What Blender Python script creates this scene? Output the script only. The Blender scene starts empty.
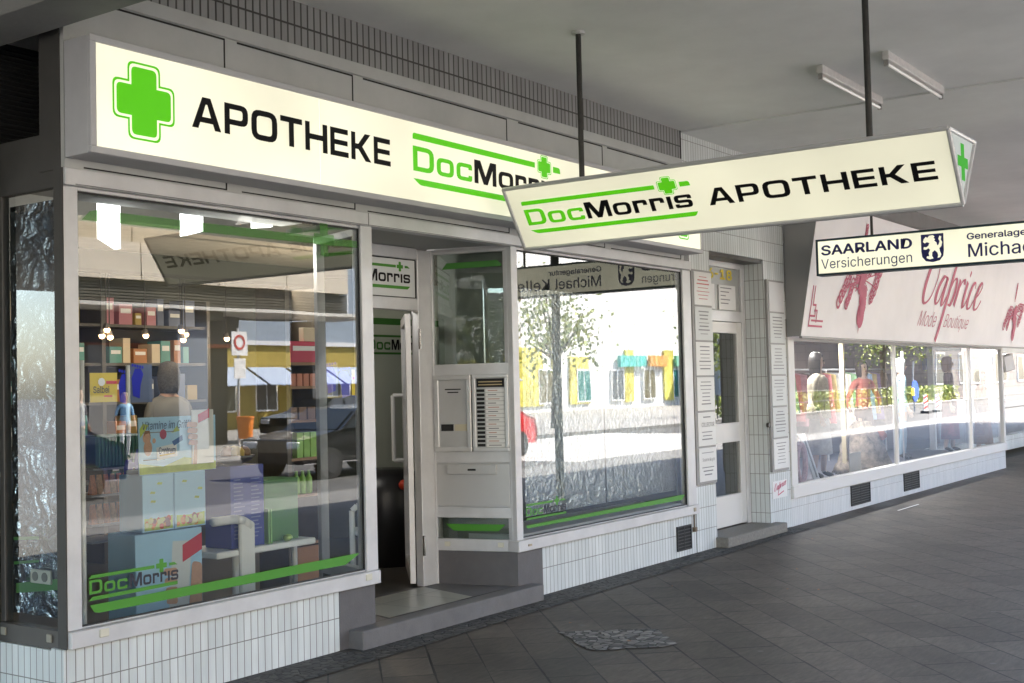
import bpy, bmesh, math, random, os
from mathutils import Vector, Matrix
from mathutils.geometry import tessellate_polygon
R = math.radians
SC = bpy.context.scene
COL = SC.collection
random.seed(7)

# ------------------------------------------------------------------ camera, sky, sun, exposure
EXPO = 3.52
EM = 2.0 ** -EXPO                      # what a lit sign needs so that it shows near white
cam_d = bpy.data.cameras.new("camera")
cam = bpy.data.objects.new("camera", cam_d)
COL.objects.link(cam)
cam_d.sensor_width = 36.0
cam_d.lens = 1224.0 / 1024.0 * 36.0
cam_d.clip_start, cam_d.clip_end = 0.05, 3000
yaw, pitch, roll = R(35.207), R(2.109), R(1.393)
fw = Vector((math.cos(pitch) * math.cos(yaw), math.cos(pitch) * math.sin(yaw), math.sin(pitch)))
rt = fw.cross(Vector((0, 0, 1))).normalized()
dn = fw.cross(rt)
rt2 = math.cos(roll) * rt + math.sin(roll) * dn
dn2 = -math.sin(roll) * rt + math.cos(roll) * dn
M = Matrix((rt2, -dn2, -fw)).transposed().to_4x4()
M.translation = Vector((0, -5.27, 1.6))
cam.matrix_world = M
SC.camera = cam

SUN = Vector((0.56, 0.37, 0.74)).normalized()
el = math.asin(SUN.z)
w = bpy.data.worlds.new("World")
SC.world = w
w.use_nodes = True
nt = w.node_tree
sky = nt.nodes.new("ShaderNodeTexSky")
sky.sky_type = 'NISHITA'
sky.sun_disc = False
sky.sun_elevation = el
sky.sun_rotation = math.atan2(SUN.x, SUN.y)
sky.dust_density = 2.0
nt.nodes["Background"].inputs[1].default_value = 0.12
nt.links.new(sky.outputs[0], nt.nodes["Background"].inputs[0])
sd = bpy.data.lights.new("sun", 'SUN')
sd.energy, sd.angle, sd.color = 4.2, R(0.5), (1, 0.95, 0.86)
so = bpy.data.objects.new("sun", sd)
so.rotation_euler = (-SUN).to_track_quat('-Z', 'Y').to_euler()
so.location = (30, 10, 40)
COL.objects.link(so)
SC.view_settings.view_transform = 'Standard'
SC.view_settings.look = 'None'
SC.view_settings.exposure = EXPO
SC.view_settings.gamma = 1
SC.view_settings.use_curve_mapping = False
cy = SC.cycles
cy.use_denoising = True
cy.max_bounces, cy.diffuse_bounces, cy.glossy_bounces = 12, 6, 5
cy.transparent_max_bounces, cy.transmission_bounces = 16, 6
cy.sample_clamp_indirect = 12
cy.caustics_reflective = False
cy.caustics_refractive = False

# ------------------------------------------------------------------ materials
MATS = {}


def base_mat(name):
    m = bpy.data.materials.new(name)
    m.use_nodes = True
    return m, m.node_tree, m.node_tree.nodes, m.node_tree.links


def pbr(name, col, rough=0.6, metal=0.0, var=0.0, scale=6.0, bump=0.0, bscale=60.0, spec=0.5, stain=None):
    """plain surface with a noise variation of its colour and a fine bump"""
    if name in MATS:
        return MATS[name]
    m, t, n, l = base_mat(name)
    b = n["Principled BSDF"]
    b.inputs["Roughness"].default_value = rough
    b.inputs["Metallic"].default_value = metal
    b.inputs["Specular IOR Level"].default_value = spec
    b.inputs["Base Color"].default_value = (*col, 1)
    geo = n.new("ShaderNodeNewGeometry")
    if var:
        nz = n.new("ShaderNodeTexNoise")
        nz.inputs["Scale"].default_value = scale
        nz.inputs["Detail"].default_value = 6
        nz.inputs["Roughness"].default_value = 0.65
        l.new(geo.outputs["Position"], nz.inputs["Vector"])
        mp = n.new("ShaderNodeMapRange")
        mp.inputs["From Min"].default_value, mp.inputs["From Max"].default_value = 0.3, 0.7
        mp.inputs["To Min"].default_value, mp.inputs["To Max"].default_value = 1 - var, 1 + var
        l.new(nz.outputs["Fac"], mp.inputs["Value"])
        mx = n.new("ShaderNodeVectorMath")
        mx.operation = 'SCALE'
        mx.inputs[0].default_value = col
        l.new(mp.outputs[0], mx.inputs["Scale"])
        l.new(mx.outputs[0], b.inputs["Base Color"])
    if bump:
        nb = n.new("ShaderNodeTexNoise")
        nb.inputs["Scale"].default_value = bscale
        nb.inputs["Detail"].default_value = 4
        l.new(geo.outputs["Position"], nb.inputs["Vector"])
        bp = n.new("ShaderNodeBump")
        bp.inputs["Strength"].default_value = bump
        bp.inputs["Distance"].default_value = 0.01
        l.new(nb.outputs["Fac"], bp.inputs["Height"])
        l.new(bp.outputs[0], b.inputs["Normal"])
    MATS[name] = m
    return m


def emit(name, col, s=1.0, diff=None):
    if name in MATS:
        return MATS[name]
    m, t, n, l = base_mat(name)
    b = n["Principled BSDF"]
    b.inputs["Base Color"].default_value = (*(diff or col), 1)
    b.inputs["Roughness"].default_value = 0.25
    b.inputs["Emission Color"].default_value = (*col, 1)
    b.inputs["Emission Strength"].default_value = s
    MATS[name] = m
    return m


def lightbox(name, col, s):
    """translucent acrylic sheet lit from behind by tubes: brightness wanders a little over the sheet"""
    m, t, n, l = base_mat(name)
    b = n["Principled BSDF"]
    b.inputs["Base Color"].default_value = (0.75, 0.75, 0.68, 1)
    b.inputs["Roughness"].default_value = 0.3
    b.inputs["Emission Color"].default_value = (*col, 1)
    geo = n.new("ShaderNodeNewGeometry")
    nz = n.new("ShaderNodeTexNoise")
    nz.inputs["Scale"].default_value = 0.9
    nz.inputs["Detail"].default_value = 2
    l.new(geo.outputs["Position"], nz.inputs["Vector"])
    mp = n.new("ShaderNodeMapRange")
    mp.inputs["From Min"].default_value, mp.inputs["From Max"].default_value = 0.35, 0.65
    mp.inputs["To Min"].default_value, mp.inputs["To Max"].default_value = 0.78 * s, 1.12 * s
    l.new(nz.outputs["Fac"], mp.inputs["Value"])
    l.new(mp.outputs[0], b.inputs["Emission Strength"])
    MATS[name] = m
    return m


def glass(name, tint=(0.93, 0.97, 0.95), ior=1.62):
    m, t, n, l = base_mat(name)
    n.remove(n["Principled BSDF"])
    tr = n.new("ShaderNodeBsdfTransparent")
    tr.inputs[0].default_value = (*tint, 1)
    gl = n.new("ShaderNodeBsdfGlossy")
    gl.inputs["Roughness"].default_value = 0.0
    gl.inputs["Color"].default_value = (1, 1, 1, 1)
    fr = n.new("ShaderNodeFresnel")
    fr.inputs["IOR"].default_value = ior
    a = n.new("ShaderNodeMath"); a.operation = 'MULTIPLY'; a.inputs[1].default_value = 2.0
    b = n.new("ShaderNodeMath"); b.operation = 'ADD'; b.inputs[1].default_value = 1.0
    d = n.new("ShaderNodeMath"); d.operation = 'DIVIDE'
    l.new(fr.outputs[0], a.inputs[0]); l.new(fr.outputs[0], b.inputs[0])
    l.new(a.outputs[0], d.inputs[0]); l.new(b.outputs[0], d.inputs[1])
    mx = n.new("ShaderNodeMixShader")
    l.new(d.outputs[0], mx.inputs[0]); l.new(tr.outputs[0], mx.inputs[1]); l.new(gl.outputs[0], mx.inputs[2])
    # slight waviness of float glass
    geo = n.new("ShaderNodeNewGeometry")
    nz = n.new("ShaderNodeTexNoise"); nz.inputs["Scale"].default_value = 1.6; nz.inputs["Detail"].default_value = 1
    l.new(geo.outputs["Position"], nz.inputs["Vector"])
    bp = n.new("ShaderNodeBump"); bp.inputs["Strength"].default_value = 0.015; bp.inputs["Distance"].default_value = 0.02
    l.new(nz.outputs["Fac"], bp.inputs["Height"]); l.new(bp.outputs[0], gl.inputs["Normal"])
    l.new(mx.outputs[0], n["Material Output"].inputs[0])
    MATS[name] = m
    return m


def film(name, col, tint, k):
    """thin coloured adhesive film that lets part of the light through"""
    m, t, n, l = base_mat(name)
    b = n["Principled BSDF"]
    b.inputs["Base Color"].default_value = (*col, 1)
    b.inputs["Roughness"].default_value = 0.5
    tr = n.new("ShaderNodeBsdfTransparent"); tr.inputs[0].default_value = (*tint, 1)
    mx = n.new("ShaderNodeMixShader"); mx.inputs[0].default_value = k
    l.new(b.outputs[0], mx.inputs[1]); l.new(tr.outputs[0], mx.inputs[2])
    l.new(mx.outputs[0], n["Material Output"].inputs[0])
    MATS[name] = m
    return m


def foil_mat(name, stretch, big, fine, col=(0.94, 0.96, 0.97)):
    """crinkled silver foil: sharp mirror with wrinkled normals; big/fine = (scale, distance)"""
    m, t, n, l = base_mat(name)
    b = n["Principled BSDF"]
    b.inputs["Metallic"].default_value = 1.0
    b.inputs["Roughness"].default_value = 0.03
    b.inputs["Base Color"].default_value = (*col, 1)
    geo = n.new("ShaderNodeNewGeometry")
    mp = n.new("ShaderNodeMapping"); mp.inputs["Scale"].default_value = stretch
    l.new(geo.outputs["Position"], mp.inputs[0])
    n1 = n.new("ShaderNodeTexNoise"); n1.inputs["Scale"].default_value = big[0]; n1.inputs["Detail"].default_value = 2; n1.inputs["Distortion"].default_value = 0.8
    n2 = n.new("ShaderNodeTexNoise"); n2.inputs["Scale"].default_value = fine[0]; n2.inputs["Detail"].default_value = 2; n2.inputs["Distortion"].default_value = 1.2
    v3 = n.new("ShaderNodeTexVoronoi"); v3.inputs["Scale"].default_value = fine[0] * .35
    l.new(mp.outputs[0], n1.inputs[0]); l.new(mp.outputs[0], n2.inputs[0]); l.new(mp.outputs[0], v3.inputs["Vector"])
    b1 = n.new("ShaderNodeBump"); b1.inputs["Strength"].default_value = 1.0; b1.inputs["Distance"].default_value = big[1]
    b2 = n.new("ShaderNodeBump"); b2.inputs["Strength"].default_value = 1.0; b2.inputs["Distance"].default_value = fine[1]
    b3 = n.new("ShaderNodeBump"); b3.inputs["Strength"].default_value = 1.0; b3.inputs["Distance"].default_value = fine[1] * .8
    l.new(n1.outputs["Fac"], b1.inputs["Height"]); l.new(n2.outputs["Fac"], b2.inputs["Height"]); l.new(v3.outputs["Distance"], b3.inputs["Height"])
    l.new(b1.outputs[0], b2.inputs["Normal"]); l.new(b2.outputs[0], b3.inputs["Normal"]); l.new(b3.outputs[0], b.inputs["Normal"])
    MATS[name] = m
    return m


def tile_mat(name, bw, rh, c1, c2, cm, mortar=0.0045, offset=0.0, angle=0.0, shift=(0, 0), ground=False, rough=0.35, bump=0.4, wear=0.12, wscale=2.5, speck=False):
    m, t, n, l = base_mat(name)
    b = n["Principled BSDF"]
    geo = n.new("ShaderNodeNewGeometry")
    sp = n.new("ShaderNodeSeparateXYZ"); l.new(geo.outputs["Position"], sp.inputs[0])
    cb = n.new("ShaderNodeCombineXYZ")
    if ground:
        l.new(sp.outputs[0], cb.inputs[0]); l.new(sp.outputs[1], cb.inputs[1])
    else:
        ad = n.new("ShaderNodeMath"); ad.operation = 'ADD'
        l.new(sp.outputs[0], ad.inputs[0]); l.new(sp.outputs[1], ad.inputs[1])
        l.new(ad.outputs[0], cb.inputs[0]); l.new(sp.outputs[2], cb.inputs[1])
    mp = n.new("ShaderNodeMapping"); mp.vector_type = 'POINT'
    mp.inputs["Rotation"].default_value = (0, 0, angle)
    mp.inputs["Location"].default_value = (shift[0], shift[1], 0)
    l.new(cb.outputs[0], mp.inputs[0])
    br = n.new("ShaderNodeTexBrick")
    br.offset, br.squash = offset, 1.0
    br.inputs["Scale"].default_value = 1.0
    br.inputs["Brick Width"].default_value = bw
    br.inputs["Row Height"].default_value = rh
    br.inputs["Mortar Size"].default_value = mortar
    br.inputs["Mortar Smooth"].default_value = 0.2
    br.inputs["Bias"].default_value = 0.0
    br.inputs["Color1"].default_value = (*c1, 1)
    br.inputs["Color2"].default_value = (*c2, 1)
    br.inputs["Mortar"].default_value = (*cm, 1)
    l.new(mp.outputs[0], br.inputs["Vector"])
    nz = n.new("ShaderNodeTexNoise"); nz.inputs["Scale"].default_value = wscale; nz.inputs["Detail"].default_value = 8; nz.inputs["Roughness"].default_value = 0.7
    st_ = n.new("ShaderNodeMapping"); st_.inputs["Scale"].default_value = (1, 1, 1) if ground else (2.2, 2.2, .35)
    l.new(geo.outputs["Position"], st_.inputs[0]); l.new(st_.outputs[0], nz.inputs[0])
    mr = n.new("ShaderNodeMapRange")
    mr.inputs["From Min"].default_value, mr.inputs["From Max"].default_value = 0.3, 0.7
    mr.inputs["To Min"].default_value, mr.inputs["To Max"].default_value = 1 - wear, 1 + wear
    l.new(nz.outputs["Fac"], mr.inputs["Value"])
    sc = n.new("ShaderNodeVectorMath"); sc.operation = 'SCALE'
    l.new(br.outputs["Color"], sc.inputs[0]); l.new(mr.outputs[0], sc.inputs["Scale"])
    l.new(sc.outputs[0], b.inputs["Base Color"])
    b.inputs["Roughness"].default_value = rough
    if speck:
        # joints that fade and darken from place to place
        jn = n.new("ShaderNodeTexNoise"); jn.inputs["Scale"].default_value = 2.2; jn.inputs["Detail"].default_value = 3
        l.new(geo.outputs["Position"], jn.inputs[0])
        jr = n.new("ShaderNodeMapRange"); jr.inputs["From Min"].default_value, jr.inputs["From Max"].default_value = .38, .62
        jr.inputs["To Min"].default_value, jr.inputs["To Max"].default_value = .0020, .0095
        l.new(jn.outputs["Fac"], jr.inputs["Value"]); l.new(jr.outputs[0], br.inputs["Mortar Size"])
        # trodden chewing gum, pale scuffs and finer grain on the slabs
        vo = n.new("ShaderNodeTexVoronoi"); vo.inputs["Scale"].default_value = 2.6
        l.new(geo.outputs["Position"], vo.inputs["Vector"])
        lt = n.new("ShaderNodeMapRange"); lt.inputs["From Min"].default_value, lt.inputs["From Max"].default_value = .045, .06
        lt.inputs["To Min"].default_value, lt.inputs["To Max"].default_value = .55, 0
        l.new(vo.outputs["Distance"], lt.inputs["Value"])
        n3 = n.new("ShaderNodeTexNoise"); n3.inputs["Scale"].default_value = 14; n3.inputs["Detail"].default_value = 8; n3.inputs["Roughness"].default_value = .8
        sm_ = n.new("ShaderNodeMapping"); sm_.inputs["Rotation"].default_value = (0, 0, R(46)); sm_.inputs["Scale"].default_value = (.5, 2.4, 1)
        l.new(geo.outputs["Position"], sm_.inputs[0]); l.new(sm_.outputs[0], n3.inputs[0])
        m3 = n.new("ShaderNodeMapRange"); m3.inputs["From Min"].default_value, m3.inputs["From Max"].default_value = .35, .7
        m3.inputs["To Min"].default_value, m3.inputs["To Max"].default_value = .6, 1.45
        l.new(n3.outputs["Fac"], m3.inputs["Value"])
        s2 = n.new("ShaderNodeVectorMath"); s2.operation = 'SCALE'
        l.new(sc.outputs[0], s2.inputs[0]); l.new(m3.outputs[0], s2.inputs["Scale"])
        gm = n.new("ShaderNodeMix"); gm.data_type = 'RGBA'; gm.inputs[7].default_value = (.13, .125, .115, 1)
        l.new(lt.outputs[0], gm.inputs[0]); l.new(s2.outputs[0], gm.inputs[6])
        l.new(gm.outputs[2], b.inputs["Base Color"])
    n2 = n.new("ShaderNodeTexNoise"); n2.inputs["Scale"].default_value = 45; n2.inputs["Detail"].default_value = 5
    l.new(geo.outputs["Position"], n2.inputs[0])
    mm = n.new("ShaderNodeMath"); mm.operation = 'MULTIPLY'; mm.inputs[1].default_value = 0.25 if ground else 0.03
    l.new(n2.outputs["Fac"], mm.inputs[0])
    iv = n.new("ShaderNodeMath"); iv.operation = 'SUBTRACT'
    l.new(mm.outputs[0], iv.inputs[0]); l.new(br.outputs["Fac"], iv.inputs[1])
    bp = n.new("ShaderNodeBump"); bp.inputs["Strength"].default_value = bump; bp.inputs["Distance"].default_value = 0.006
    l.new(iv.outputs[0], bp.inputs["Height"]); l.new(bp.outputs[0], b.inputs["Normal"])
    MATS[name] = m
    return m


def cobble_mat(name, hi):
    m, t, n, l = base_mat(name)
    b = n["Principled BSDF"]
    geo = n.new("ShaderNodeNewGeometry")
    v = n.new("ShaderNodeTexVoronoi"); v.feature = 'F1'; v.inputs["Scale"].default_value = 17; v.inputs["Randomness"].default_value = 0.7
    v2 = n.new("ShaderNodeTexVoronoi"); v2.feature = 'DISTANCE_TO_EDGE'; v2.inputs["Scale"].default_value = 17; v2.inputs["Randomness"].default_value = 0.7
    l.new(geo.outputs["Position"], v.inputs["Vector"]); l.new(geo.outputs["Position"], v2.inputs["Vector"])
    r1 = n.new("ShaderNodeValToRGB")
    r1.color_ramp.elements[0].color = (0.03, 0.029, 0.028, 1); r1.color_ramp.elements[1].color = (hi, hi * .94, hi * .86, 1)
    l.new(v.outputs["Color"], r1.inputs[0])
    mr = n.new("ShaderNodeMapRange"); mr.inputs["From Max"].default_value = 0.1
    l.new(v2.outputs["Distance"], mr.inputs["Value"])
    mx = n.new("ShaderNodeMix"); mx.data_type = 'RGBA'
    mx.inputs[6].default_value = (0.02, 0.02, 0.019, 1)
    l.new(mr.outputs[0], mx.inputs[0]); l.new(r1.outputs[0], mx.inputs[7])
    l.new(mx.outputs[2], b.inputs["Base Color"])
    b.inputs["Roughness"].default_value = 0.7
    bp = n.new("ShaderNodeBump"); bp.inputs["Strength"].default_value = 0.9; bp.inputs["Distance"].default_value = 0.02
    l.new(mr.outputs[0], bp.inputs["Height"]); l.new(bp.outputs[0], b.inputs["Normal"])
    MATS[name] = m
    return m


ALU = pbr("aluminium_frame", (0.59, 0.59, 0.60), 0.42, 0.25, var=0.09, scale=4)
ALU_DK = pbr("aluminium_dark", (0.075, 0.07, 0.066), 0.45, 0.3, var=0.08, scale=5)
ALU_BR = pbr("bright_metal", (0.8, 0.8, 0.8), 0.22, 0.9)
PANEL = pbr("fascia_panel", (0.46, 0.468, 0.46), 0.5, 0.1, var=0.10, scale=1.9)
SHEET = pbr("grey_metal_sheet", (0.5, 0.5, 0.5), 0.45, 0.3, var=0.05, scale=4)
GAP = pbr("black_gap", (0.012, 0.012, 0.012), 0.8)
RUBBER = pbr("black_rubber", (0.02, 0.02, 0.02), 0.6)
TILE = tile_mat("white_wall_tile", 0.052, 0.205, (0.66, 0.69, 0.69), (0.58, 0.62, 0.62), (0.20, 0.195, 0.185), 0.0030, wear=0.13)
TILE_B = tile_mat("pale_wall_tile", 0.052, 0.205, (0.68, 0.69, 0.69), (0.62, 0.64, 0.64), (0.38, 0.37, 0.36), 0.0026, wear=0.08)
TILE_UP = tile_mat("grey_upper_tile", 0.056, 0.175, (0.30, 0.30, 0.30), (0.26, 0.26, 0.26), (0.05, 0.048, 0.045), 0.007, shift=(0, 0.03), wear=0.12)
STONE = pbr("dark_stone_cladding", (0.105, 0.10, 0.103), 0.5, var=0.10, scale=9, bump=0.15, bscale=120)
STONE_TOP = pbr("dark_stone_step", (0.13, 0.125, 0.125), 0.55, var=0.15, scale=7, bump=0.2, bscale=90)
GRANITE = pbr("grey_granite_step", (0.17, 0.158, 0.138), 0.6, var=0.25, scale=40, bump=0.2, bscale=90)
MATTILE = tile_mat("beige_floor_tile", 0.4, 0.4, (0.34, 0.34, 0.29), (0.31, 0.31, 0.26), (0.16, 0.16, 0.14), 0.006, ground=True, rough=0.3, bump=0.1)
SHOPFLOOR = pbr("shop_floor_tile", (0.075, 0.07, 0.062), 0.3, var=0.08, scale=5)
CEIL = pbr("painted_ceiling", (0.78, 0.79, 0.78), 0.85, var=0.09, scale=0.7, bump=0.1, bscale=25)
CEIL_LT = pbr("painted_ceiling_light", (0.58, 0.58, 0.57), 0.85, var=0.05, scale=1.2)
BEAM_M = pbr("beam_concrete", (0.24, 0.24, 0.235), 0.85, var=0.12, scale=2, bump=0.15, bscale=30)
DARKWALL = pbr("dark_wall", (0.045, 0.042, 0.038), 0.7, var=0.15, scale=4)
PAVE = tile_mat("arcade_slabs", 0.45, 0.297, (0.088, 0.072, 0.057), (0.060, 0.050, 0.040), (0.007, 0.0065, 0.006), 0.006, offset=0.5, angle=R(-43.6), shift=(0.1, 4.95), ground=True, rough=0.62, bump=0.4, wear=0.38, wscale=1.3, speck=True)
COBBLE = cobble_mat("small_cobbles", .09)
COBBLE_P = cobble_mat("patch_cobbles", .30)
STREET_PAVE = tile_mat("street_slabs", 0.5, 0.5, (0.28, 0.265, 0.245), (0.23, 0.22, 0.205), (0.15, 0.14, 0.13), 0.006, ground=True, rough=0.8, wear=0.15)
ASPHALT = pbr("asphalt", (0.065, 0.063, 0.06), 0.85, var=0.2, scale=3, bump=0.2)
GROUND = pbr("far_ground", (0.09, 0.088, 0.08), 0.9, var=0.1, scale=0.3)
KERB = pbr("kerb_stone", (0.12, 0.117, 0.11), 0.8, var=0.1)
GLASS = glass("window_glass", ior=1.52)
GLASS_B = glass("boutique_glass", (0.95, 0.97, 0.96), 1.55)
FOIL = foil_mat("silver_foil", (1, 1, 1), (7.0, .012), (70.0, .0034))
FOIL_S = foil_mat("crumpled_foil", (1, 1, 1.6), (5.0, .050), (34.0, .0045), (0.42, 0.48, 0.56))
BOX_FACE = lightbox("lightbox_acrylic", (1.0, 0.955, 0.68), 0.72 * EM)
HANG_FACE = lightbox("hanging_acrylic", (1.0, 0.955, 0.68), 0.58 * EM)
END_FACE = emit("end_acrylic", (0.9, 0.95, 0.9), 0.5 * EM, (.10, .105, .10))
INS_FACE = lightbox("insurance_acrylic", (1.0, 0.98, 0.70), 0.85 * EM)
BLACK_T = pbr("black_letter", (0.006, 0.006, 0.007), 0.55, spec=0.2)
GREEN_L = emit("lit_green_film", (0.105, 0.53, 0.006), 0.74 * EM, (0.06, 0.4, 0.01))
GREEN_E = emit("lit_pale_green", (0.10, 0.66, 0.06), 0.6 * EM, (0.006, 0.035, 0.006))
for m_ in (END_FACE, GREEN_E):
    m_.node_tree.nodes["Principled BSDF"].inputs["Specular IOR Level"].default_value = 0.02
    m_.node_tree.nodes["Principled BSDF"].inputs["Roughness"].default_value = 0.7
GREEN_S = pbr("green_sticker", (0.06, 0.25, 0.02), 0.55)
GREEN_T = film("translucent_green_film", (0.07, 0.27, 0.03), (0.7, 0.92, 0.66), 0.5)
GREEN_D = pbr("dark_green_sticker", (0.05, 0.20, 0.03), 0.5)
NAVY = pbr("navy_film", (0.012, 0.014, 0.14), 0.4)
NAVYFRAME = pbr("dark_teal_frame", (0.02, 0.045, 0.06), 0.45, 0.2)
PINK = pbr("raspberry_paint", (0.52, 0.075, 0.15), 0.55, var=0.12, scale=30)
BOARD = pbr("white_sign_board", (0.88, 0.85, 0.855), 0.45, var=0.05, scale=1.5)
WHITE = pbr("white_paint", (0.78, 0.78, 0.77), 0.45)
CREAMP = pbr("cream_plastic", (0.62, 0.60, 0.50), 0.4)
PAPER = pbr("white_paper", (0.75, 0.75, 0.74), 0.7)
INK = pbr("grey_ink", (0.22, 0.22, 0.23), 0.7)
POLE_M = pbr("dark_steel_pole", (0.045, 0.043, 0.04), 0.55, 0.4, var=0.2, scale=20)
LAMPW = pbr("lamp_housing", (0.62, 0.6, 0.59), 0.45, var=0.1, scale=20)
TUBE = pbr("unlit_tube", (0.8, 0.79, 0.78), 0.2)
WARM = emit("warm_bulb", (1.0, 0.55, 0.25), 14 * EM)
COOLTUBE = emit("cool_tube", (0.95, 0.9, 1.0), 2.2 * EM)


def flat(name, c, rough=0.6, metal=0.0, **k):
    return pbr(name, c, rough, metal, **k)


# ------------------------------------------------------------------ mesh builder
class MB:
    def __init__(s):
        s.v, s.f, s.m, s.cm = [], [], [], 0

    def add(s, vs, fs):
        b = len(s.v)
        s.v += [Vector(p) for p in vs]
        for f in fs:
            s.f.append([b + i for i in f]); s.m.append(s.cm)
        return s

    def mat(s, i):
        s.cm = i
        return s

    def obox(s, o, u, v, w, a, b, c):
        o, u, v, w = Vector(o), Vector(u), Vector(v), Vector(w)
        P = [o + u * x + v * y + w * z for z in c for y in b for x in a]
        return s.add(P, [(0, 2, 3, 1), (4, 5, 7, 6), (0, 1, 5, 4), (2, 6, 7, 3), (0, 4, 6, 2), (1, 3, 7, 5)])

    def box(s, x0, x1, y0, y1, z0, z1):
        return s.obox((0, 0, 0), (1, 0, 0), (0, 1, 0), (0, 0, 1), (x0, x1), (y0, y1), (z0, z1))

    def quad(s, *p):
        return s.add(p, [tuple(range(len(p)))])

    def cyl(s, p0, p1, r0, r1=None, n=12, caps=True):
        p0, p1 = Vector(p0), Vector(p1)
        r1 = r0 if r1 is None else r1
        d = (p1 - p0).normalized()
        a = d.orthogonal().normalized(); b = d.cross(a)
        vs = []
        for p, r in ((p0, r0), (p1, r1)):
            for i in range(n):
                t = 2 * math.pi * i / n
                vs.append(p + (a * math.cos(t) + b * math.sin(t)) * r)
        fs = [(i, (i + 1) % n, n + (i + 1) % n, n + i) for i in range(n)]
        if caps:
            fs += [tuple(range(n))[::-1], tuple(range(n, 2 * n))]
        return s.add(vs, fs)

    def tube(s, pts, r, n=8):
        for a, b in zip(pts, pts[1:]):
            s.cyl(a, b, r, n=n)
        return s

    def lathe(s, c, prof, n=16):
        c = Vector(c); vs = []; fs = []
        for r, z in prof:
            for i in range(n):
                t = 2 * math.pi * i / n
                vs.append(c + Vector((r * math.cos(t), r * math.sin(t), z)))
        for k in range(len(prof) - 1):
            for i in range(n):
                j = (i + 1) % n
                fs.append((k * n + i, k * n + j, (k + 1) * n + j, (k + 1) * n + i))
        fs += [tuple(range(n))[::-1], tuple(range((len(prof) - 1) * n, len(prof) * n))]
        return s.add(vs, fs)

    def ball(s, c, r, n=10, sc=(1, 1, 1)):
        c = Vector(c); vs = []; fs = []
        for k in range(n // 2 + 1):
            ph = math.pi * k / (n // 2)
            for i in range(n):
                t = 2 * math.pi * i / n
                vs.append(c + Vector((r * sc[0] * math.sin(ph) * math.cos(t), r * sc[1] * math.sin(ph) * math.sin(t), r * sc[2] * math.cos(ph))))
        for k in range(n // 2):
            for i in range(n):
                j = (i + 1) % n
                fs.append((k * n + i, (k + 1) * n + i, (k + 1) * n + j, k * n + j))
        return s.add(vs, fs)

    def poly(s, F, contours, d=0.0, t=0.0):
        """fill contours (first outer, then holes) in frame F=(o,u,v,n) at offset d, optional thickness t outwards"""
        o, u, v, n = F
        tris = tessellate_polygon([[Vector((x, y, 0)) for x, y in c] for c in contours])
        flatp = [p for c in contours for p in c]
        top = [o + u * x + v * y + n * (d + t) for x, y in flatp]
        fs = []
        for a, b, c in tris:
            A, B, C_ = flatp[a], flatp[b], flatp[c]
            cr = (B[0] - A[0]) * (C_[1] - A[1]) - (B[1] - A[1]) * (C_[0] - A[0])
            fs.append((a, b, c) if cr > 0 else (a, c, b))
        s.add(top, fs)
        if t:
            k0 = 0
            for c in contours:
                m = len(c)
                lo = [o + u * x + v * y + n * d for x, y in c]
                hi = [o + u * x + v * y + n * (d + t) for x, y in c]
                s.add(lo + hi, [(i, (i + 1) % m, m + (i + 1) % m, m + i) for i in range(m)])
        return s

    def build(s, name, mats, parent=None, bevel=0.0, smooth=False, loc=None, seg=1):
        off = Vector(loc) if loc is not None else (Vector(parent["_o"]) if parent is not None and "_o" in parent else Vector((0, 0, 0)))
        me = bpy.data.meshes.new(name)
        me.from_pydata([p - off for p in s.v], [], s.f)
        if not isinstance(mats, (list, tuple)):
            mats = [mats]
        for m in mats:
            me.materials.append(m)
        me.polygons.foreach_set("material_index", s.m)
        if smooth:
            me.polygons.foreach_set("use_smooth", [True] * len(me.polygons))
        me.update()
        o = bpy.data.objects.new(name, me)
        COL.objects.link(o)
        if parent is not None:
            o.parent = parent
            o["_o"] = tuple(off)
        else:
            o.location = off
            o["_o"] = tuple(off)
        if bevel:
            b = o.modifiers.new("bevel", 'BEVEL')
            b.width, b.segments, b.limit_method, b.angle_limit = bevel, seg, 'ANGLE', R(40)
        return o


def boxes(name, mats, parent, lst, bevel=0.0):
    for b in lst:
        MB().box(*b).build(name, mats, parent, bevel)


def thing(name, label, cat, loc=(0, 0, 0), group=None):
    o = bpy.data.objects.new(name, None)
    COL.objects.link(o)
    o.empty_display_size = 0.1
    o.location = loc
    o["_o"] = tuple(loc)
    tag(o, label, cat, group)
    return o


def tag(o, label=None, cat=None, group=None, kind=None):
    if label: o["label"] = label
    if cat: o["category"] = cat
    if group: o["group"] = group
    if kind: o["kind"] = kind
    return o


def dup(root, loc, rz=0.0, label=None, group=None):
    r = root.copy(); COL.objects.link(r)
    r.location = loc; r.rotation_euler = (0, 0, rz)
    if label: r["label"] = label
    if group: r["group"] = group
    for ch in list(root.children):
        c = ch.copy(); COL.objects.link(c); c.parent = r
        for g in ch.children:
            d = g.copy(); COL.objects.link(d); d.parent = c
    return r


def frame(o, u, v):
    u, v = Vector(u).normalized(), Vector(v).normalized()
    return (Vector(o), u, v, u.cross(v))


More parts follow.
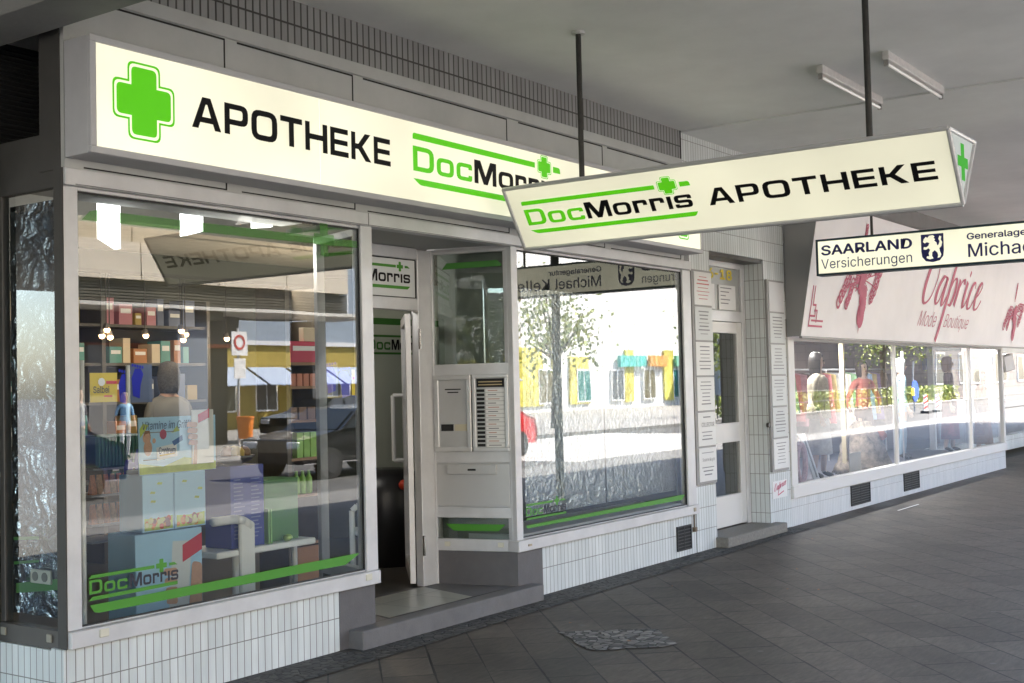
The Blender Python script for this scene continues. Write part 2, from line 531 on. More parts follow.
# ------------------------------------------------------------------ lettering
def fil(pts, n=4):
    """polygon with filleted corners: pts are (x, y) or (x, y, r)"""
    out = []; N = len(pts)
    for i, p in enumerate(pts):
        r = p[2] if len(p) > 2 else 0
        P = Vector(p[:2])
        if not r:
            out.append((P.x, P.y)); continue
        a = Vector(pts[i - 1][:2]) - P; b = Vector(pts[(i + 1) % N][:2]) - P
        r = min(r, a.length * .5, b.length * .5)
        a, b = P + a.normalized() * r, P + b.normalized() * r
        for k in range(n + 1):
            t = k / n
            q = a * (1 - t) ** 2 + P * 2 * t * (1 - t) * 0.92 + b * t ** 2 + P * 2 * t * (1 - t) * 0.08
            out.append((q.x, q.y))
    return out


def rr(x0, y0, x1, y1, r):
    return fil([(x0, y0, r), (x1, y0, r), (x1, y1, r), (x0, y1, r)])


def wide_glyphs(t=0.2):
    h = 0.74
    G = {}
    G['A'] = (1.06, [[[(0, 0), (.38, 1), (.68, 1), (1.06, 0), (.83, 0), (.76, .2), (.30, .2), (.23, 0)], [(.37, .38), (.69, .38), (.56, .78), (.50, .78)]]])
    G['P'] = (.90, [[fil([(0, 0), (t, 0), (t, .32), (.9, .32, .26), (.9, 1, .26), (0, 1)]), fil([(t, .5), (.69, .5, .1), (.69, .82, .1), (t, .82)])]])
    G['O'] = (1.04, [[rr(0, 0, 1.04, 1, .34), rr(.215, .19, .825, .81, .14)]])
    G['T'] = (.92, [[[(.355, 0), (.565, 0), (.565, .81), (.92, .81), (.92, 1), (0, 1), (0, .81), (.355, .81)]]])
    G['H'] = (.98, [[[(0, 0), (t, 0), (t, .41), (.77, .41), (.77, 0), (.98, 0), (.98, 1), (.77, 1), (.77, .60), (t, .60), (t, 1), (0, 1)]]])
    G['E'] = (.84, [[[(0, 0), (.84, 0), (.84, .19), (t, .19), (t, .41), (.80, .41), (.80, .59), (t, .59), (t, .81), (.82, .81), (.82, 1), (0, 1)]]])
    G['K'] = (.96, [[[(0, 0), (t, 0), (t, .40), (.34, .40), (.68, 0), (.96, 0), (.53, .52), (.93, 1), (.66, 1), (.34, .6), (t, .6), (t, 1), (0, 1)]]])
    G['D'] = (.98, [[fil([(0, 0), (.98, 0, .34), (.98, 1, .34), (0, 1)]), fil([(.21, .19), (.765, .19, .13), (.765, .81, .13), (.21, .81)])]])
    G['o'] = (.84, [[rr(0, 0, .84, h, .27), rr(.2, .17, .64, h - .17, .1)]])
    W = .80
    G['c'] = (W, [[fil([(W, .49), (W, h, .26), (0, h, .26), (0, 0, .26), (W, 0, .26), (W, .25), (W - .19, .25), (W - .19, .17, .05), (.2, .17, .08), (.2, h - .17, .08), (W - .19, h - .17, .05), (W - .19, .49)])]])
    G['M'] = (1.20, [[[(0, 0), (.21, 0), (.21, .66), (.49, 0), (.71, 0), (.99, .66), (.99, 0), (1.2, 0), (1.2, 1), (.87, 1), (.6, .34), (.33, 1), (0, 1)]]])
    G['r'] = (.66, [[fil([(0, 0), (.2, 0), (.2, h - .18, .06), (.47, h - .18, .05), (.47, .42), (.66, .42), (.66, h, .22), (0, h)])]])
    G['i'] = (.2, [[[(0, 0), (.2, 0), (.2, h), (0, h)]]])
    m = h / 2; W = .78; q = .085
    G['s'] = (W, [[fil([(W, h - .24), (W, h, .2), (0, h, .2), (0, m - q, .2), (W - .19, m - q, .05), (W - .19, .16, .05), (.19, .16), (.19, .23), (0, .23), (0, 0, .2), (W, 0, .2), (W, m + q, .2), (.19, m + q, .05), (.19, h - .16, .05), (W - .19, h - .16), (W - .19, h - .24)])]])
    return G


GL = wide_glyphs()


def wide_text(mb, F, txt, x0, x1, y0, y1, d=0.003, gap=0.13, t=0.0, bold=0):
    """extended grotesque lettering fitted into a box of frame F (cap height y0..y1)"""
    wd = sum(GL[c][0] for c in txt) + gap * (len(txt) - 1)
    sx, sy = (x1 - x0) / wd, (y1 - y0)
    x = 0
    for c in txt:
        gw, parts = GL[c]
        for cont in parts:
            mb.poly(F, [[(x0 + (x + px) * sx, y0 + py * sy) for px, py in ct] for ct in cont], d, t)
        x += gw + gap
    return mb


FONT = None
try:
    fp = os.path.join(bpy.utils.system_resource('DATAFILES'), "fonts", "Inter.woff2")
    if os.path.exists(fp):
        FONT = bpy.data.fonts.load(fp)
except Exception:
    FONT = None


def font_text(mb, F, txt, x0, x1, y0, y1, d=0.003, bold=0.0, shear=0.0):
    """ordinary lettering fitted into a box"""
    cu = bpy.data.curves.new("text", 'FONT')
    cu.body = txt
    if FONT: cu.font = FONT
    cu.size = 1.0
    cu.resolution_u = 3
    cu.offset = bold
    cu.shear = shear
    ob = bpy.data.objects.new("text", cu)
    me = bpy.data.meshes.new_from_object(ob)
    vs = [v.co.copy() for v in me.vertices]
    if vs:
        ax, bx = min(v.x for v in vs), max(v.x for v in vs)
        ay, by = min(v.y for v in vs), max(v.y for v in vs)
        o, u, v_, n = F
        P = [o + u * (x0 + (v.x - ax) / (bx - ax) * (x1 - x0)) + v_ * (y0 + (v.y - ay) / (by - ay) * (y1 - y0)) + n * d for v in vs]
        mb.add(P, [tuple(p.vertices) for p in me.polygons])
    bpy.data.objects.remove(ob); bpy.data.curves.remove(cu); bpy.data.meshes.remove(me)
    return mb


def bold_text(mb, F, txt, x0, x1, y0, y1, e, d=0.003):
    """heavier weight: the same line laid down a few times, slightly shifted"""
    for i, (dx, dy_) in enumerate(((0, 0), (-e, 0), (e, 0), (0, -e * .7), (0, e * .7), (-e * .5, 0), (e * .5, 0))):
        font_text(mb, F, txt, x0 + e + dx, x1 - e + dx, y0 + e * .7 + dy_, y1 - e * .7 + dy_, d + i * .00025)
    return mb


def ribbon(mb, F, pts, wid, d=0.003, calli=True):
    """pen stroke through pts (smoothed), thicker on down strokes"""
    P = [Vector(p) for p in pts]
    Q = []
    for i in range(len(P) - 1):
        p0, p1, p2, p3 = P[max(i - 1, 0)], P[i], P[i + 1], P[min(i + 2, len(P) - 1)]
        for k in range(6):
            t = k / 6
            Q.append(0.5 * ((2 * p1) + (p2 - p0) * t + (2 * p0 - 5 * p1 + 4 * p2 - p3) * t * t + (3 * p1 - p0 - 3 * p2 + p3) * t ** 3))
    Q.append(P[-1])
    o, u, v, n = F
    L, Rr = [], []
    for i, q in enumerate(Q):
        tg = (Q[min(i + 1, len(Q) - 1)] - Q[max(i - 1, 0)])
        if tg.length < 1e-9: tg = Vector((1, 0))
        tg.normalize()
        ww = wid * ((0.28 + 0.72 * max(0.0, -tg.y)) if calli else 1.0) * 0.5
        nn = Vector((-tg.y, tg.x)) * ww
        L.append(q + nn); Rr.append(q - nn)
    k = len(Q)
    vs = [o + u * p.x + v * p.y + n * d for p in L + Rr]
    mb.add(vs, [(i, i + 1, k + i + 1, k + i)[::-1] for i in range(k - 1)])
    return mb


def cross_contour(cx, cy, hw, hh, ar, r):
    """plus sign, half extents hw/hh, arm half-width ar, corner radius r"""
    return fil([(cx - ar, cy - hh, r), (cx + ar, cy - hh, r), (cx + ar, cy - ar), (cx + hw, cy - ar, r), (cx + hw, cy + ar, r), (cx + ar, cy + ar), (cx + ar, cy + hh, r),
                (cx - ar, cy + hh, r), (cx - ar, cy + ar), (cx - hw, cy + ar, r), (cx - hw, cy - ar, r), (cx - ar, cy - ar)])

# ------------------------------------------------------------------ setting: ground, street, arcade ceiling
def structure(name, mb, mat, **k):
    return tag(mb.build(name, mat, **k), kind="structure")


structure("ground", MB().quad((-1500, -1500, -.2), (1500, -1500, -.2), (1500, 1500, -.2), (-1500, 1500, -.2)), GROUND)
structure("road", MB().box(-300, 400, -17.0, -8.45, -.19, -.12), ASPHALT)
structure("bright_road_patch", MB().box(23.2, 37, -16.9, -8.5, -.125, -.116), pbr("bright_road_grey", (.40, .39, .37), .85, var=.15, scale=1.5))  # pale patch added to brighten the road mirrored in the right window
structure("arcade_pavement", MB().box(-12, 60, -6.3, 0.6, -.15, 0), PAVE)
structure("street_pavement", MB().box(-12, 60, -8.3, -6.3, -.15, -.001), pbr("grey_street_slab", (.16, .155, .148), .8, var=.2, scale=2))
structure("kerb", MB().box(-12, 60, -8.45, -8.3, -.15, .0), KERB)
structure("far_pavement", MB().box(-200, 300, -40, -17.15, -.15, 0), STREET_PAVE)
structure("far_kerb", MB().box(-200, 300, -17.15, -17.0, -.15, .002), KERB)
structure("cobble_edging", MB().quad((3.0, -.36, .005), (5.63, -.36, .005), (5.63, .0, .005), (3.0, .0, .005)).quad((5.63, -.36, .005), (12.6, -.24, .005), (12.6, 0, .005), (5.63, 0, .005)), COBBLE)
rnd = random.Random(14)
cp = []
for p0_, p1_ in zip(((6.70, -.86), (6.30, -1.36), (6.69, -1.70), (7.08, -1.36)), ((6.30, -1.36), (6.69, -1.70), (7.08, -1.36), (6.70, -.86))):
    for k in range(7):
        t_ = k / 7
        cp.append((p0_[0] * (1 - t_) + p1_[0] * t_ + rnd.uniform(-.035, .035), p0_[1] * (1 - t_) + p1_[1] * t_ + rnd.uniform(-.035, .035)))
structure("cobble_patch", MB().poly(frame((0, 0, .005), (1, 0, 0), (0, 1, 0)), [cp]), COBBLE_P)

mb = MB().box(-10, 10.30, -5.8, 3.0, 3.97, 4.35)
structure("ceiling", mb, CEIL)
structure("ceiling_slab", MB().box(10.312, 46.0, -4.3, 3.0, 3.955, 4.345), CEIL)
structure("ceiling_joint", MB().box(10.295, 10.315, -4.3, 0.0, 3.99, 4.34), GAP)
structure("beam", MB().box(3.277, 3.577, -5.8, 0.62, 3.40, 3.968), BEAM_M, bevel=.006)
structure("roof_parapet", MB().box(-10, 10.3, -6.0, -5.803, 3.55, 4.9).box(10.302, 46, -4.5, -4.303, 3.6, 4.9), CEIL_LT)
structure("upper_storeys", MB().box(-10, 46, 3.1, 9.0, 3.0, 12.0), pbr("render_wall", (0.45, 0.43, 0.4), .8, var=.1))
# slim steel columns at the outer side of the arcade (they show in the window reflections)
for i, x in enumerate((14.4, 21.6)):
    c = thing("arcade_column", ("slim dark steel column mirrored in the right pharmacy window", "slim dark steel column mirrored beyond the boutique window")[i], "column", (x, -4.1, 0), "steel columns of the arcade")
    MB().cyl((x, -4.1, .03), (x, -4.1, 3.95), .06, n=16).build("shaft", POLE_M, c, smooth=False)
    MB().cyl((x, -4.1, 0), (x, -4.1, .03), .13, n=16).build("base_plate", POLE_M, c)

# ------------------------------------------------------------------ pharmacy shopfront
FX = frame((0, 0, 0), (1, 0, 0), (0, 0, 1))          # facade plane, facing the street
PH = thing("pharmacy_shopfront", "grey aluminium pharmacy shopfront with two large display windows and recessed entrance", "shopfront", (3.66, 0, 0))
# upper wall: panels with black strips as painted shade of their gaps, trim, tile band
fas = MB().box(3.66, 10.30, .0, .03, 2.738, 3.62).build("fascia", PANEL, PH)
g = MB()
for a, b in ((3.75, 4.71), (4.80, 5.775), (5.87, 7.47), (7.62, 8.86), (8.94, 10.24)):
    g.box(a, b, -.0015, .01, 3.604, 3.615)
    g.box(b - .010, b, -.0020, .01, 2.752, 3.606)
    g.box(a + .02, b, -.0015, .01, 2.748, 2.756)
g.build("gap_shade_strip", GAP, fas)
MB().box(3.66, 10.30, -.012, .03, 3.621, 3.70).build("trim", PANEL, PH, bevel=.003)
MB().box(3.66, 10.30, .0, .03, 3.701, 3.969).build("tile_band", TILE_UP, PH)
MB().box(10.285, 10.302, -.004, .2, 3.66, 3.969).build("joint_profile", GAP, PH)
hd = MB().box(3.644, 10.385, -.03, .06, 2.65, 2.736).build("window_head", ALU, PH, bevel=.004)
MB().box(5.86, 5.868, -.0315, -.029, 2.652, 2.734).box(3.70, 10.35, -.0312, -.029, 2.654, 2.660).build("seam", pbr("seam_grey", (.2, .2, .2)), hd)

# left display window
MB().box(3.636, 3.6435, -.010, .06, .372, 2.737).build("corner_side_shade", DARKWALL, PH)  # dark cover paints the shade on the post's side face
f = MB().box(3.644, 3.727, -.010, .06, .457, 2.65).box(5.80, 5.905, -.02, .06, .457, 2.65)
f.box(3.727, 5.80, -.004, .03, 2.63, 2.65)
f.box(3.727, 5.80, -.004, .03, .457, .467)
win1 = f.build("display_window", ALU, PH, bevel=.004)
MB().box(3.644, 5.905, -.04, .06, .372, .456).build("sill", ALU, win1, bevel=.004)
MB().quad((3.727, .012, .467), (5.80, .012, .467), (5.80, .012, 2.63), (3.727, .012, 2.63)).build("pane", GLASS, win1)
MB().box(3.727, 5.80, -.001, .011, .466, .474).box(3.727, 5.80, -.001, .011, 2.622, 2.631).box(3.726, 3.732, -.001, .011, .474, 2.622).box(5.794, 5.801, -.001, .011, .474, 2.622).build("gasket", RUBBER, win1)
boxes("drain_cap", CREAMP, win1, [(x, x + .055, -.048, -.039, .405, .445) for x in (3.80, 5.76)], .003)
s = MB().poly(FX, [fil([(3.775, .565), (3.80, .527), (3.83, .52), (5.62, .522), (5.75, .578), (5.70, .58)])], .003)
s.build("stripe", GREEN_S, win1)
MB().poly(FX, [fil([(3.752, 2.488), (3.80, 2.535), (3.84, 2.545), (5.78, 2.548), (5.78, 2.505), (3.756, 2.488)])], .003).build("top_stripe", GREEN_T, win1)
s = MB().poly(FX, [[(3.765, .695), (4.17, .695), (4.17, .712), (3.785, .712)]], .003)
s.poly(FX, [[(3.765, .585), (4.32, .592), (4.32, .610), (3.79, .605)]], .003)
s.poly(FX, [cross_contour(4.215, .704, .035, .035, .013, .004)], .003)
s.poly(FX, [[(4.265, .697), (4.32, .697), (4.30, .712), (4.265, .712)]], .003)
wide_text(s, FX, "Doc", 3.772, 4.0, .618, .688)
s.build("green_lettering", GREEN_S, win1)
wide_text(MB(), FX, "Morris", 4.015, 4.325, .618, .688).build("dark_lettering", pbr("navy_black_letter", (.015, .016, .03)), win1)
# big cross sticker on the pane, upper right, and wave line
s = MB().poly(FX, [cross_contour(5.48, 2.533, .088, .10, .034, .006)], .0045)
s.build("cross_sticker", GREEN_T, win1)

# side window of the display case, facing down the arcade
FS = frame((3.66, 0, 0), (0, -1, 0), (0, 0, 1))
f = MB().box(3.655, 3.70, .535, .575, .457, 2.65).box(3.655, 3.70, .061, .068, .457, 2.65)
f.box(3.64, 3.70, .061, .585, .36, .456)
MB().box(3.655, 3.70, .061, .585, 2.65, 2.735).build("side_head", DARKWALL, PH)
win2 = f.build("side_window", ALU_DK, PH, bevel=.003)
MB().quad((3.668, .535, .457), (3.668, .068, .457), (3.668, .068, 2.65), (3.668, .535, 2.65)).build("pane", GLASS, win2)
fm = MB(); fm.quad((3.70, .533, .50), (3.70, .07, .50), (3.70, .07, 2.60), (3.70, .533, 2.60))
fo = fm.build("foil", FOIL_S, win2)
boxes("drain_cap", pbr("tarnished_cap", (.25, .24, .2)), win2, [(3.63, 3.64, .11, .15, .395, .435), (3.63, 3.64, .50, .54, .395, .435)], .003)
MB().poly(FS, [[(-.50, .60), (-.12, .645), (-.12, .70), (-.50, .65)]], -.036).build("wide_stripe", GREEN_D, win2)
s = MB().poly(FS, [[(-.52, .87), (-.30, .885), (-.30, .90), (-.52, .885)]], -.036).poly(FS, [[(-.52, .745), (-.30, .77), (-.30, .782), (-.52, .76)]], -.036)
s.build("lettering_bars", GREEN_D, win2)
so_ = thing("wall_socket", "cream double socket behind the crumpled foil pane at the lower left", "socket", (3.695, .27, .70))
MB().box(3.683, 3.699, .19, .36, .665, .735).build("plate", CREAMP, so_, bevel=.004)
for y_ in (.235, .315):
    MB().cyl((3.684, y_, .70), (3.680, y_, .70), .024, n=14).build("outlet", pbr("outlet_shadow", (.2, .19, .16), .5), so_)
wide_text(MB(), FS, "orris", -.52, -.30, .79, .86, -.036).build("dark_lettering", BLACK_T, win2)

# recess above the side window: corner post, dark bulkhead, louvre
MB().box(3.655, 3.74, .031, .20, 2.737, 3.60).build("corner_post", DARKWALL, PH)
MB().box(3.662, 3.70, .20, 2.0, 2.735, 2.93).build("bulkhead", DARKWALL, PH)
lv = MB()
for k in range(22):
    z = 2.90 + k * .026
    lv.obox((3.5, .62, z), (1, 0, 0), (0, .8, .6), (0, -.6, .8), (0, 1.6), (0, .03), (0, .004))
lou = thing("louvre_grille", "black slatted ventilation louvre high in the corner left of the lit sign", "louvre", (3.5, .62, 2.9))
lv.build("slat", GAP, lou)
MB().box(3.5, 5.1, .655, .698, 2.85, 3.50).build("backing", GAP, lou)
bw = thing("neighbour_wall", "pale upper wall set back behind the black louvre in the corner", "wall", (3.0, .6, 0))
MB().box(-8, .6, .60, .75, .01, 2.74).build("light_block_wall", DARKWALL, bw)  # unseen dark wall added to cut the light on the side window
MB().box(3.3, 6.0, .70, .90, 2.75, 3.969).build("wall_upper", CEIL_LT, bw)

# base walls
MB().box(3.625, 5.556, .0, .10, 0, .371).box(3.625, 3.70, .10, .60, 0, .36).build("tile_base", TILE, PH)
st = MB().box(5.558, 5.885, -.003, .12, 0, .371)
st.quad((5.885, .0, .0), (6.09, .65, .0), (6.09, .65, .371), (5.885, .0, .371))
st.build("stone_base", STONE, PH)
st = MB().box(7.47, 7.80, -.003, .1, 0, .371)
st.quad((7.29, .65, 0), (7.468, .0, 0), (7.468, .0, .371), (7.29, .65, .371))
st.build("stone_base", STONE, PH)
MB().box(7.802, 10.38, 0, .1, 0, .371).build("tile_base", TILE, PH)
MB().box(5.635, 7.63, -.125, .02, 0, .12).build("step", STONE_TOP, PH, bevel=.006)
nf = MB().quad((5.885, .02, .1205), (7.47, .02, .1205), (7.29, .66, .1205), (6.09, .66, .1205))
nf.build("threshold_border", STONE_TOP, PH)
MB().quad((6.04, .015, .1245), (6.93, .015, .1245), (7.10, .60, .1245), (6.20, .60, .1245)).build("doormat_tiles", MATTILE, PH)

# left return of the entrance (glazed, splayed)
r0, r1 = Vector((5.885, .05, 0)), Vector((6.09, .65, 0))
ru = (r1 - r0).normalized(); rn = Vector((ru.y, -ru.x, 0))
f = MB().obox(r1, ru, rn, (0, 0, 1), (-.05, .0), (-.03, .03), (.372, 2.65))
f.obox(r0, ru, rn, (0, 0, 1), (.02, .60), (-.03, .03), (.372, .457)).obox(r0, ru, rn, (0, 0, 1), (.02, .60), (-.03, .03), (2.60, 2.65))
wr = f.build("return_window", ALU, PH, bevel=.003)
q0, q1 = r0 + ru * .02, r1 - ru * .05
MB().quad((q0.x, q0.y, .457), (q1.x, q1.y, .457), (q1.x, q1.y, 2.60), (q0.x, q0.y, 2.60)).build("pane", GLASS, wr)
FR_ = frame(r0, ru, (0, 0, 1))
MB().poly(FR_, [fil([(.04, .522), (.40, .522), (.52, .60), (.48, .60)])], .004).build("stripe", GREEN_S, wr)

# door wall
dy = .65
f = MB().box(7.13, 7.285, dy - .03, dy + .04, .12, 2.65)
f.box(6.09, 7.13, dy - .03, dy + .04, 2.19, 2.28).box(6.09, 7.13, dy - .03, dy + .04, 2.575, 2.66)
f.box(6.09, 6.14, dy - .03, dy + .04, .12, 2.65)
dw = f.build("door_frame", ALU, PH, bevel=.004)
FD = frame((0, dy - .012, 0), (1, 0, 0), (0, 0, 1))
MB().box(6.14, 7.13, dy - .012, dy + .01, 2.28, 2.575).build("transom_panel", pbr("transom_white", (.66, .68, .68), .35), dw)
MB().box(7.118, 7.131, dy - .016, dy - .0125, 2.283, 2.572).box(6.14, 7.118, dy - .016, dy - .0125, 2.2805, 2.288).box(6.14, 7.118, dy - .016, dy - .0125, 2.566, 2.5745).build("gasket", RUBBER, dw)
s = MB().poly(FD, [[(6.20, 2.502), (6.90, 2.502), (6.90, 2.522), (6.22, 2.522)]], .003).poly(FD, [[(6.22, 2.345), (7.03, 2.345), (7.06, 2.368), (6.20, 2.368)]], .003)
s.poly(FD, [cross_contour(6.945, 2.512, .036, .036, .013, .004)], .003).poly(FD, [[(7.0, 2.504), (7.06, 2.504), (7.03, 2.522), (7.0, 2.522)]], .003)
wide_text(s, FD, "Doc", 6.20, 6.55, 2.392, 2.480)
s.build("green_lettering", GREEN_S, dw)
wide_text(MB(), FD, "Morris", 6.575, 7.06, 2.392, 2.480).build("dark_lettering", BLACK_T, dw)
# open door leaf, swung inwards, nearly edge on
hx, hy = 7.10, .70
du = Vector((math.cos(R(42.5)), math.sin(R(42.5)), 0)); dnv = Vector((du.y, -du.x, 0))
lf = MB()
for a, b in ((0, .045), (.86, .90)):
    lf.obox((hx, hy, 0), du, dnv, (0, 0, 1), (a, b), (-.022, .022), (.14, 2.17))
lf.obox((hx, hy, 0), du, dnv, (0, 0, 1), (.045, .86), (-.022, .022), (.14, .24)).obox((hx, hy, 0), du, dnv, (0, 0, 1), (.045, .86), (-.022, .022), (2.10, 2.17))
leaf = lf.build("door_leaf", ALU, PH, bevel=.003)
a_, b_ = Vector((hx, hy, 0)) + du * .045, Vector((hx, hy, 0)) + du * .86
MB().quad((a_.x, a_.y, .24), (b_.x, b_.y, .24), (b_.x, b_.y, 2.10), (a_.x, a_.y, 2.10)).build("pane", GLASS, leaf)
hp = [Vector((hx, hy, 0)) + du * .80 - dnv * k + Vector((0, 0, z)) for k, z in ((.02, 1.02), (.10, 1.02), (.10, 1.55), (.02, 1.55))]
MB().tube(hp, .018).build("handle", WHITE, leaf)
boxes("hinge", ALU_BR, dw, [(7.126, 7.14, dy - .045, dy - .03, .35, .50), (7.126, 7.14, dy - .045, dy - .03, 1.9, 2.05)])

# splayed service bay right of the door
s0, s1 = Vector((7.47, 0, 0)), Vector((7.29, .65, 0))
su = (s1 - s0).normalized(); sn = Vector((-su.y, su.x, 0))   # su runs into the shop; sn faces the street/door side
if sn.x > 0: sn = -sn
FB = (s1.copy(), -su, Vector((0, 0, 1)), sn)                 # u runs from the door to the street: left to right as seen
L = (s1 - s0).length


def bx(mb, a, b, z0, z1, d0, d1):
    return mb.obox(s0, su, sn, (0, 0, 1), (a, b), (d0, d1), (z0, z1))


f = MB()
bx(f, .0, .035, .372, 2.65, -.03, .012); bx(f, .635, L, .12, 2.65, -.03, .012)
for z0, z1 in ((.372, .462), (.62, .70), (1.032, 1.12), (1.695, 1.78), (2.62, 2.65)):
    bx(f, .035, .635, z0, z1, -.03, .010)
f.box(7.452, 7.53, -.02, .06, .457, 2.65)
bay = f.build("service_bay", ALU, PH, bevel=.003)
bx(MB(), .0, L, 2.651, 2.735, -.03, .011).build("head", ALU, bay)
bx(MB(), .035, .635, 1.78, 2.62, -.012, -.010).build("pane", GLASS, bay)
bx(MB(), .035, .635, .462, .62, -.012, -.010).build("lower_pane", GLASS, bay)
bx(MB(), .02, L, .40, 2.70, -.20, -.19).build("blind", pbr("grey_green_blind", (.20, .215, .19), .6, var=.1, scale=3), bay)
s = MB().poly(FB, [fil([(.115, 2.505), (.60, 2.51), (.60, 2.525), (.565, 2.555), (.155, 2.552)])], -.006)
s.build("top_stripe", GREEN_D, bay)
MB().poly(FB, [[(.10, .572), (.585, .572), (.53, .522), (.165, .52)]], -.006).build("stripe", GREEN_S, bay)
for a_ in (.10, .53):
    bx(MB(), a_, a_ + .045, .405, .44, .012, .02).build("drain_cap", CREAMP, bay, bevel=.002)


def on_bay(name, label, cat, group=None):
    return thing(name, label, cat, tuple(s1 + sn * .01 + Vector((0, 0, 1))), group)


def bxf(mb, x0, x1, z0, z1, d0, d1):
    """box on the bay in left-to-right coordinates"""
    return mb.obox(FB[0], FB[1], FB[3], FB[2], (x0, x1), (d0, d1), (z0, z1))


def rim(mb, x0, x1, z0, z1, wd, d0, d1):
    bxf(mb, x0, x1, z0, z0 + wd, d0, d1); bxf(mb, x0, x1, z1 - wd, z1, d0, d1)
    bxf(mb, x0, x0 + wd, z0 + wd, z1 - wd, d0, d1); bxf(mb, x1 - wd, x1, z0 + wd, z1 - wd, d0, d1)
    return mb


t = on_bay("intercom_panel", "grey metal intercom plate with speaker slots beside the bell board", "intercom")
bxf(MB(), .045, .335, 1.122, 1.694, -.02, .008).build("plate", SHEET, t)
rim(MB(), .040, .340, 1.12, 1.696, .035, .008, .026).build("frame", pbr("light_metal", (.62, .62, .62), .35, .4), t, bevel=.004)
for z, a, b in ((1.585, .125, .255), (1.562, .145, .235)):
    bxf(MB(), a, b, z, z + .009, .008, .0095).build("speaker_slot", GAP, t)
bxf(MB(), .09, .19, 1.275, 1.325, .008, .012).build("lock_plate", GAP, t)
bxf(MB(), .20, .30, 1.275, 1.325, .008, .012).build("name_tag", pbr("cream_tag", (.55, .5, .36)), t)
t = on_bay("bell_board", "house bell board with a column of black buttons and white name strips", "bell panel")
bxf(MB(), .355, .635, 1.122, 1.694, -.02, .006).build("plate", SHEET, t)
rim(MB(), .350, .640, 1.12, 1.696, .028, .006, .026).build("frame", MATS["light_metal"], t, bevel=.004)
bxf(MB(), .385, .605, 1.60, 1.664, .006, .012).build("header", GAP, t)
hl = MB()
for k in range(2):
    bxf(hl, .40, .59, 1.615 + k * .022, 1.623 + k * .022, .012, .0135)
hl.build("header_text", pbr("gold_text", (.45, .36, .2)), t)
for k in range(14):
    z = 1.565 - k * .0315
    bxf(MB(), .385, .445, z, z + .02, .006, .013).build("button", GAP, t)
    p = bxf(MB(), .455, .603, z - .003, z + .023, .006, .010).build("name_strip", PAPER, t)
    bxf(MB(), .475, .475 + random.uniform(.06, .11), z + .006, z + .013, .010, .0112).build("name_text", pbr("red_brown_ink", (.5, .3, .25)) if k % 2 == 0 else INK, p)
t = on_bay("letter_flap", "wide grey metal letterbox flap under the bell board", "letterbox")
bxf(MB(), .035, .64, .702, 1.03, -.02, .006).build("front_plate", SHEET, t)
bxf(MB(), .045, .63, .712, 1.02, .006, .010).build("door", pbr("flap_grey", (.53, .53, .53), .4, .3), t, bevel=.002)
bxf(MB(), .135, .535, .948, 1.022, .010, .030).build("flap", SHEET, t, bevel=.004)
bxf(MB(), .305, .37, .975, .99, .030, .032).build("slot", GAP, t)

# right display window
f = MB().box(10.22, 10.38, -.02, .06, .457, 2.65)
f.box(7.53, 10.22, -.004, .03, 2.63, 2.65).box(7.53, 10.22, -.004, .03, .457, .467)
win3 = f.build("display_window", ALU, PH, bevel=.004)
MB().box(7.44, 10.395, -.04, .06, .372, .456).build("sill", ALU, win3, bevel=.004)
MB().quad((7.53, .012, .467), (10.22, .012, .467), (10.22, .012, 2.63), (7.53, .012, 2.63)).build("pane", GLASS, win3)
MB().box(7.53, 10.22, -.001, .011, .466, .474).box(7.53, 10.22, -.001, .011, 2.622, 2.631).box(10.213, 10.221, -.001, .011, .474, 2.622).build("gasket", RUBBER, win3)
boxes("drain_cap", pbr("brass_cap", (.4, .34, .25)), win3, [(10.27, 10.31, -.048, -.039, .40, .435), (7.56, 7.60, -.048, -.039, .405, .42)])
MB().poly(FX, [fil([(7.585, .553), (7.61, .53), (10.12, .522), (10.17, .567), (10.15, .568)])], .003).build("stripe", GREEN_S, win3)
s = MB().poly(FX, [[(7.59, .695), (7.96, .695), (7.96, .712), (7.61, .712)]], .003).poly(FX, [[(7.59, .592), (8.15, .592), (8.15, .608), (7.61, .608)]], .003)
s.poly(FX, [cross_contour(8.02, .704, .035, .035, .013, .004)], .003).poly(FX, [[(8.07, .697), (8.15, .697), (8.12, .712), (8.07, .712)]], .003)
wide_text(s, FX, "Doc", 7.592, 7.82, .622, .686)
s.build("green_lettering", GREEN_S, win3)
wide_text(MB(), FX, "Morris", 7.835, 8.15, .622, .686).build("dark_lettering", MATS["navy_black_letter"], win3)
MB().quad((7.74, .10, .60), (8.93, .10, .60), (8.93, .10, 2.36), (7.74, .10, 2.36)).build("foil", FOIL, win3)
fo = MB().quad((8.96, .105, .60), (10.2, .105, .60), (10.2, .105, 2.36), (8.96, .105, 2.36))
fo.build("foil", FOIL, win3)
MB().box(7.53, 10.22, .06, .55, .36, .48).build("window_ledge", pbr("ledge_white", (.6, .62, .62), .4), win3)

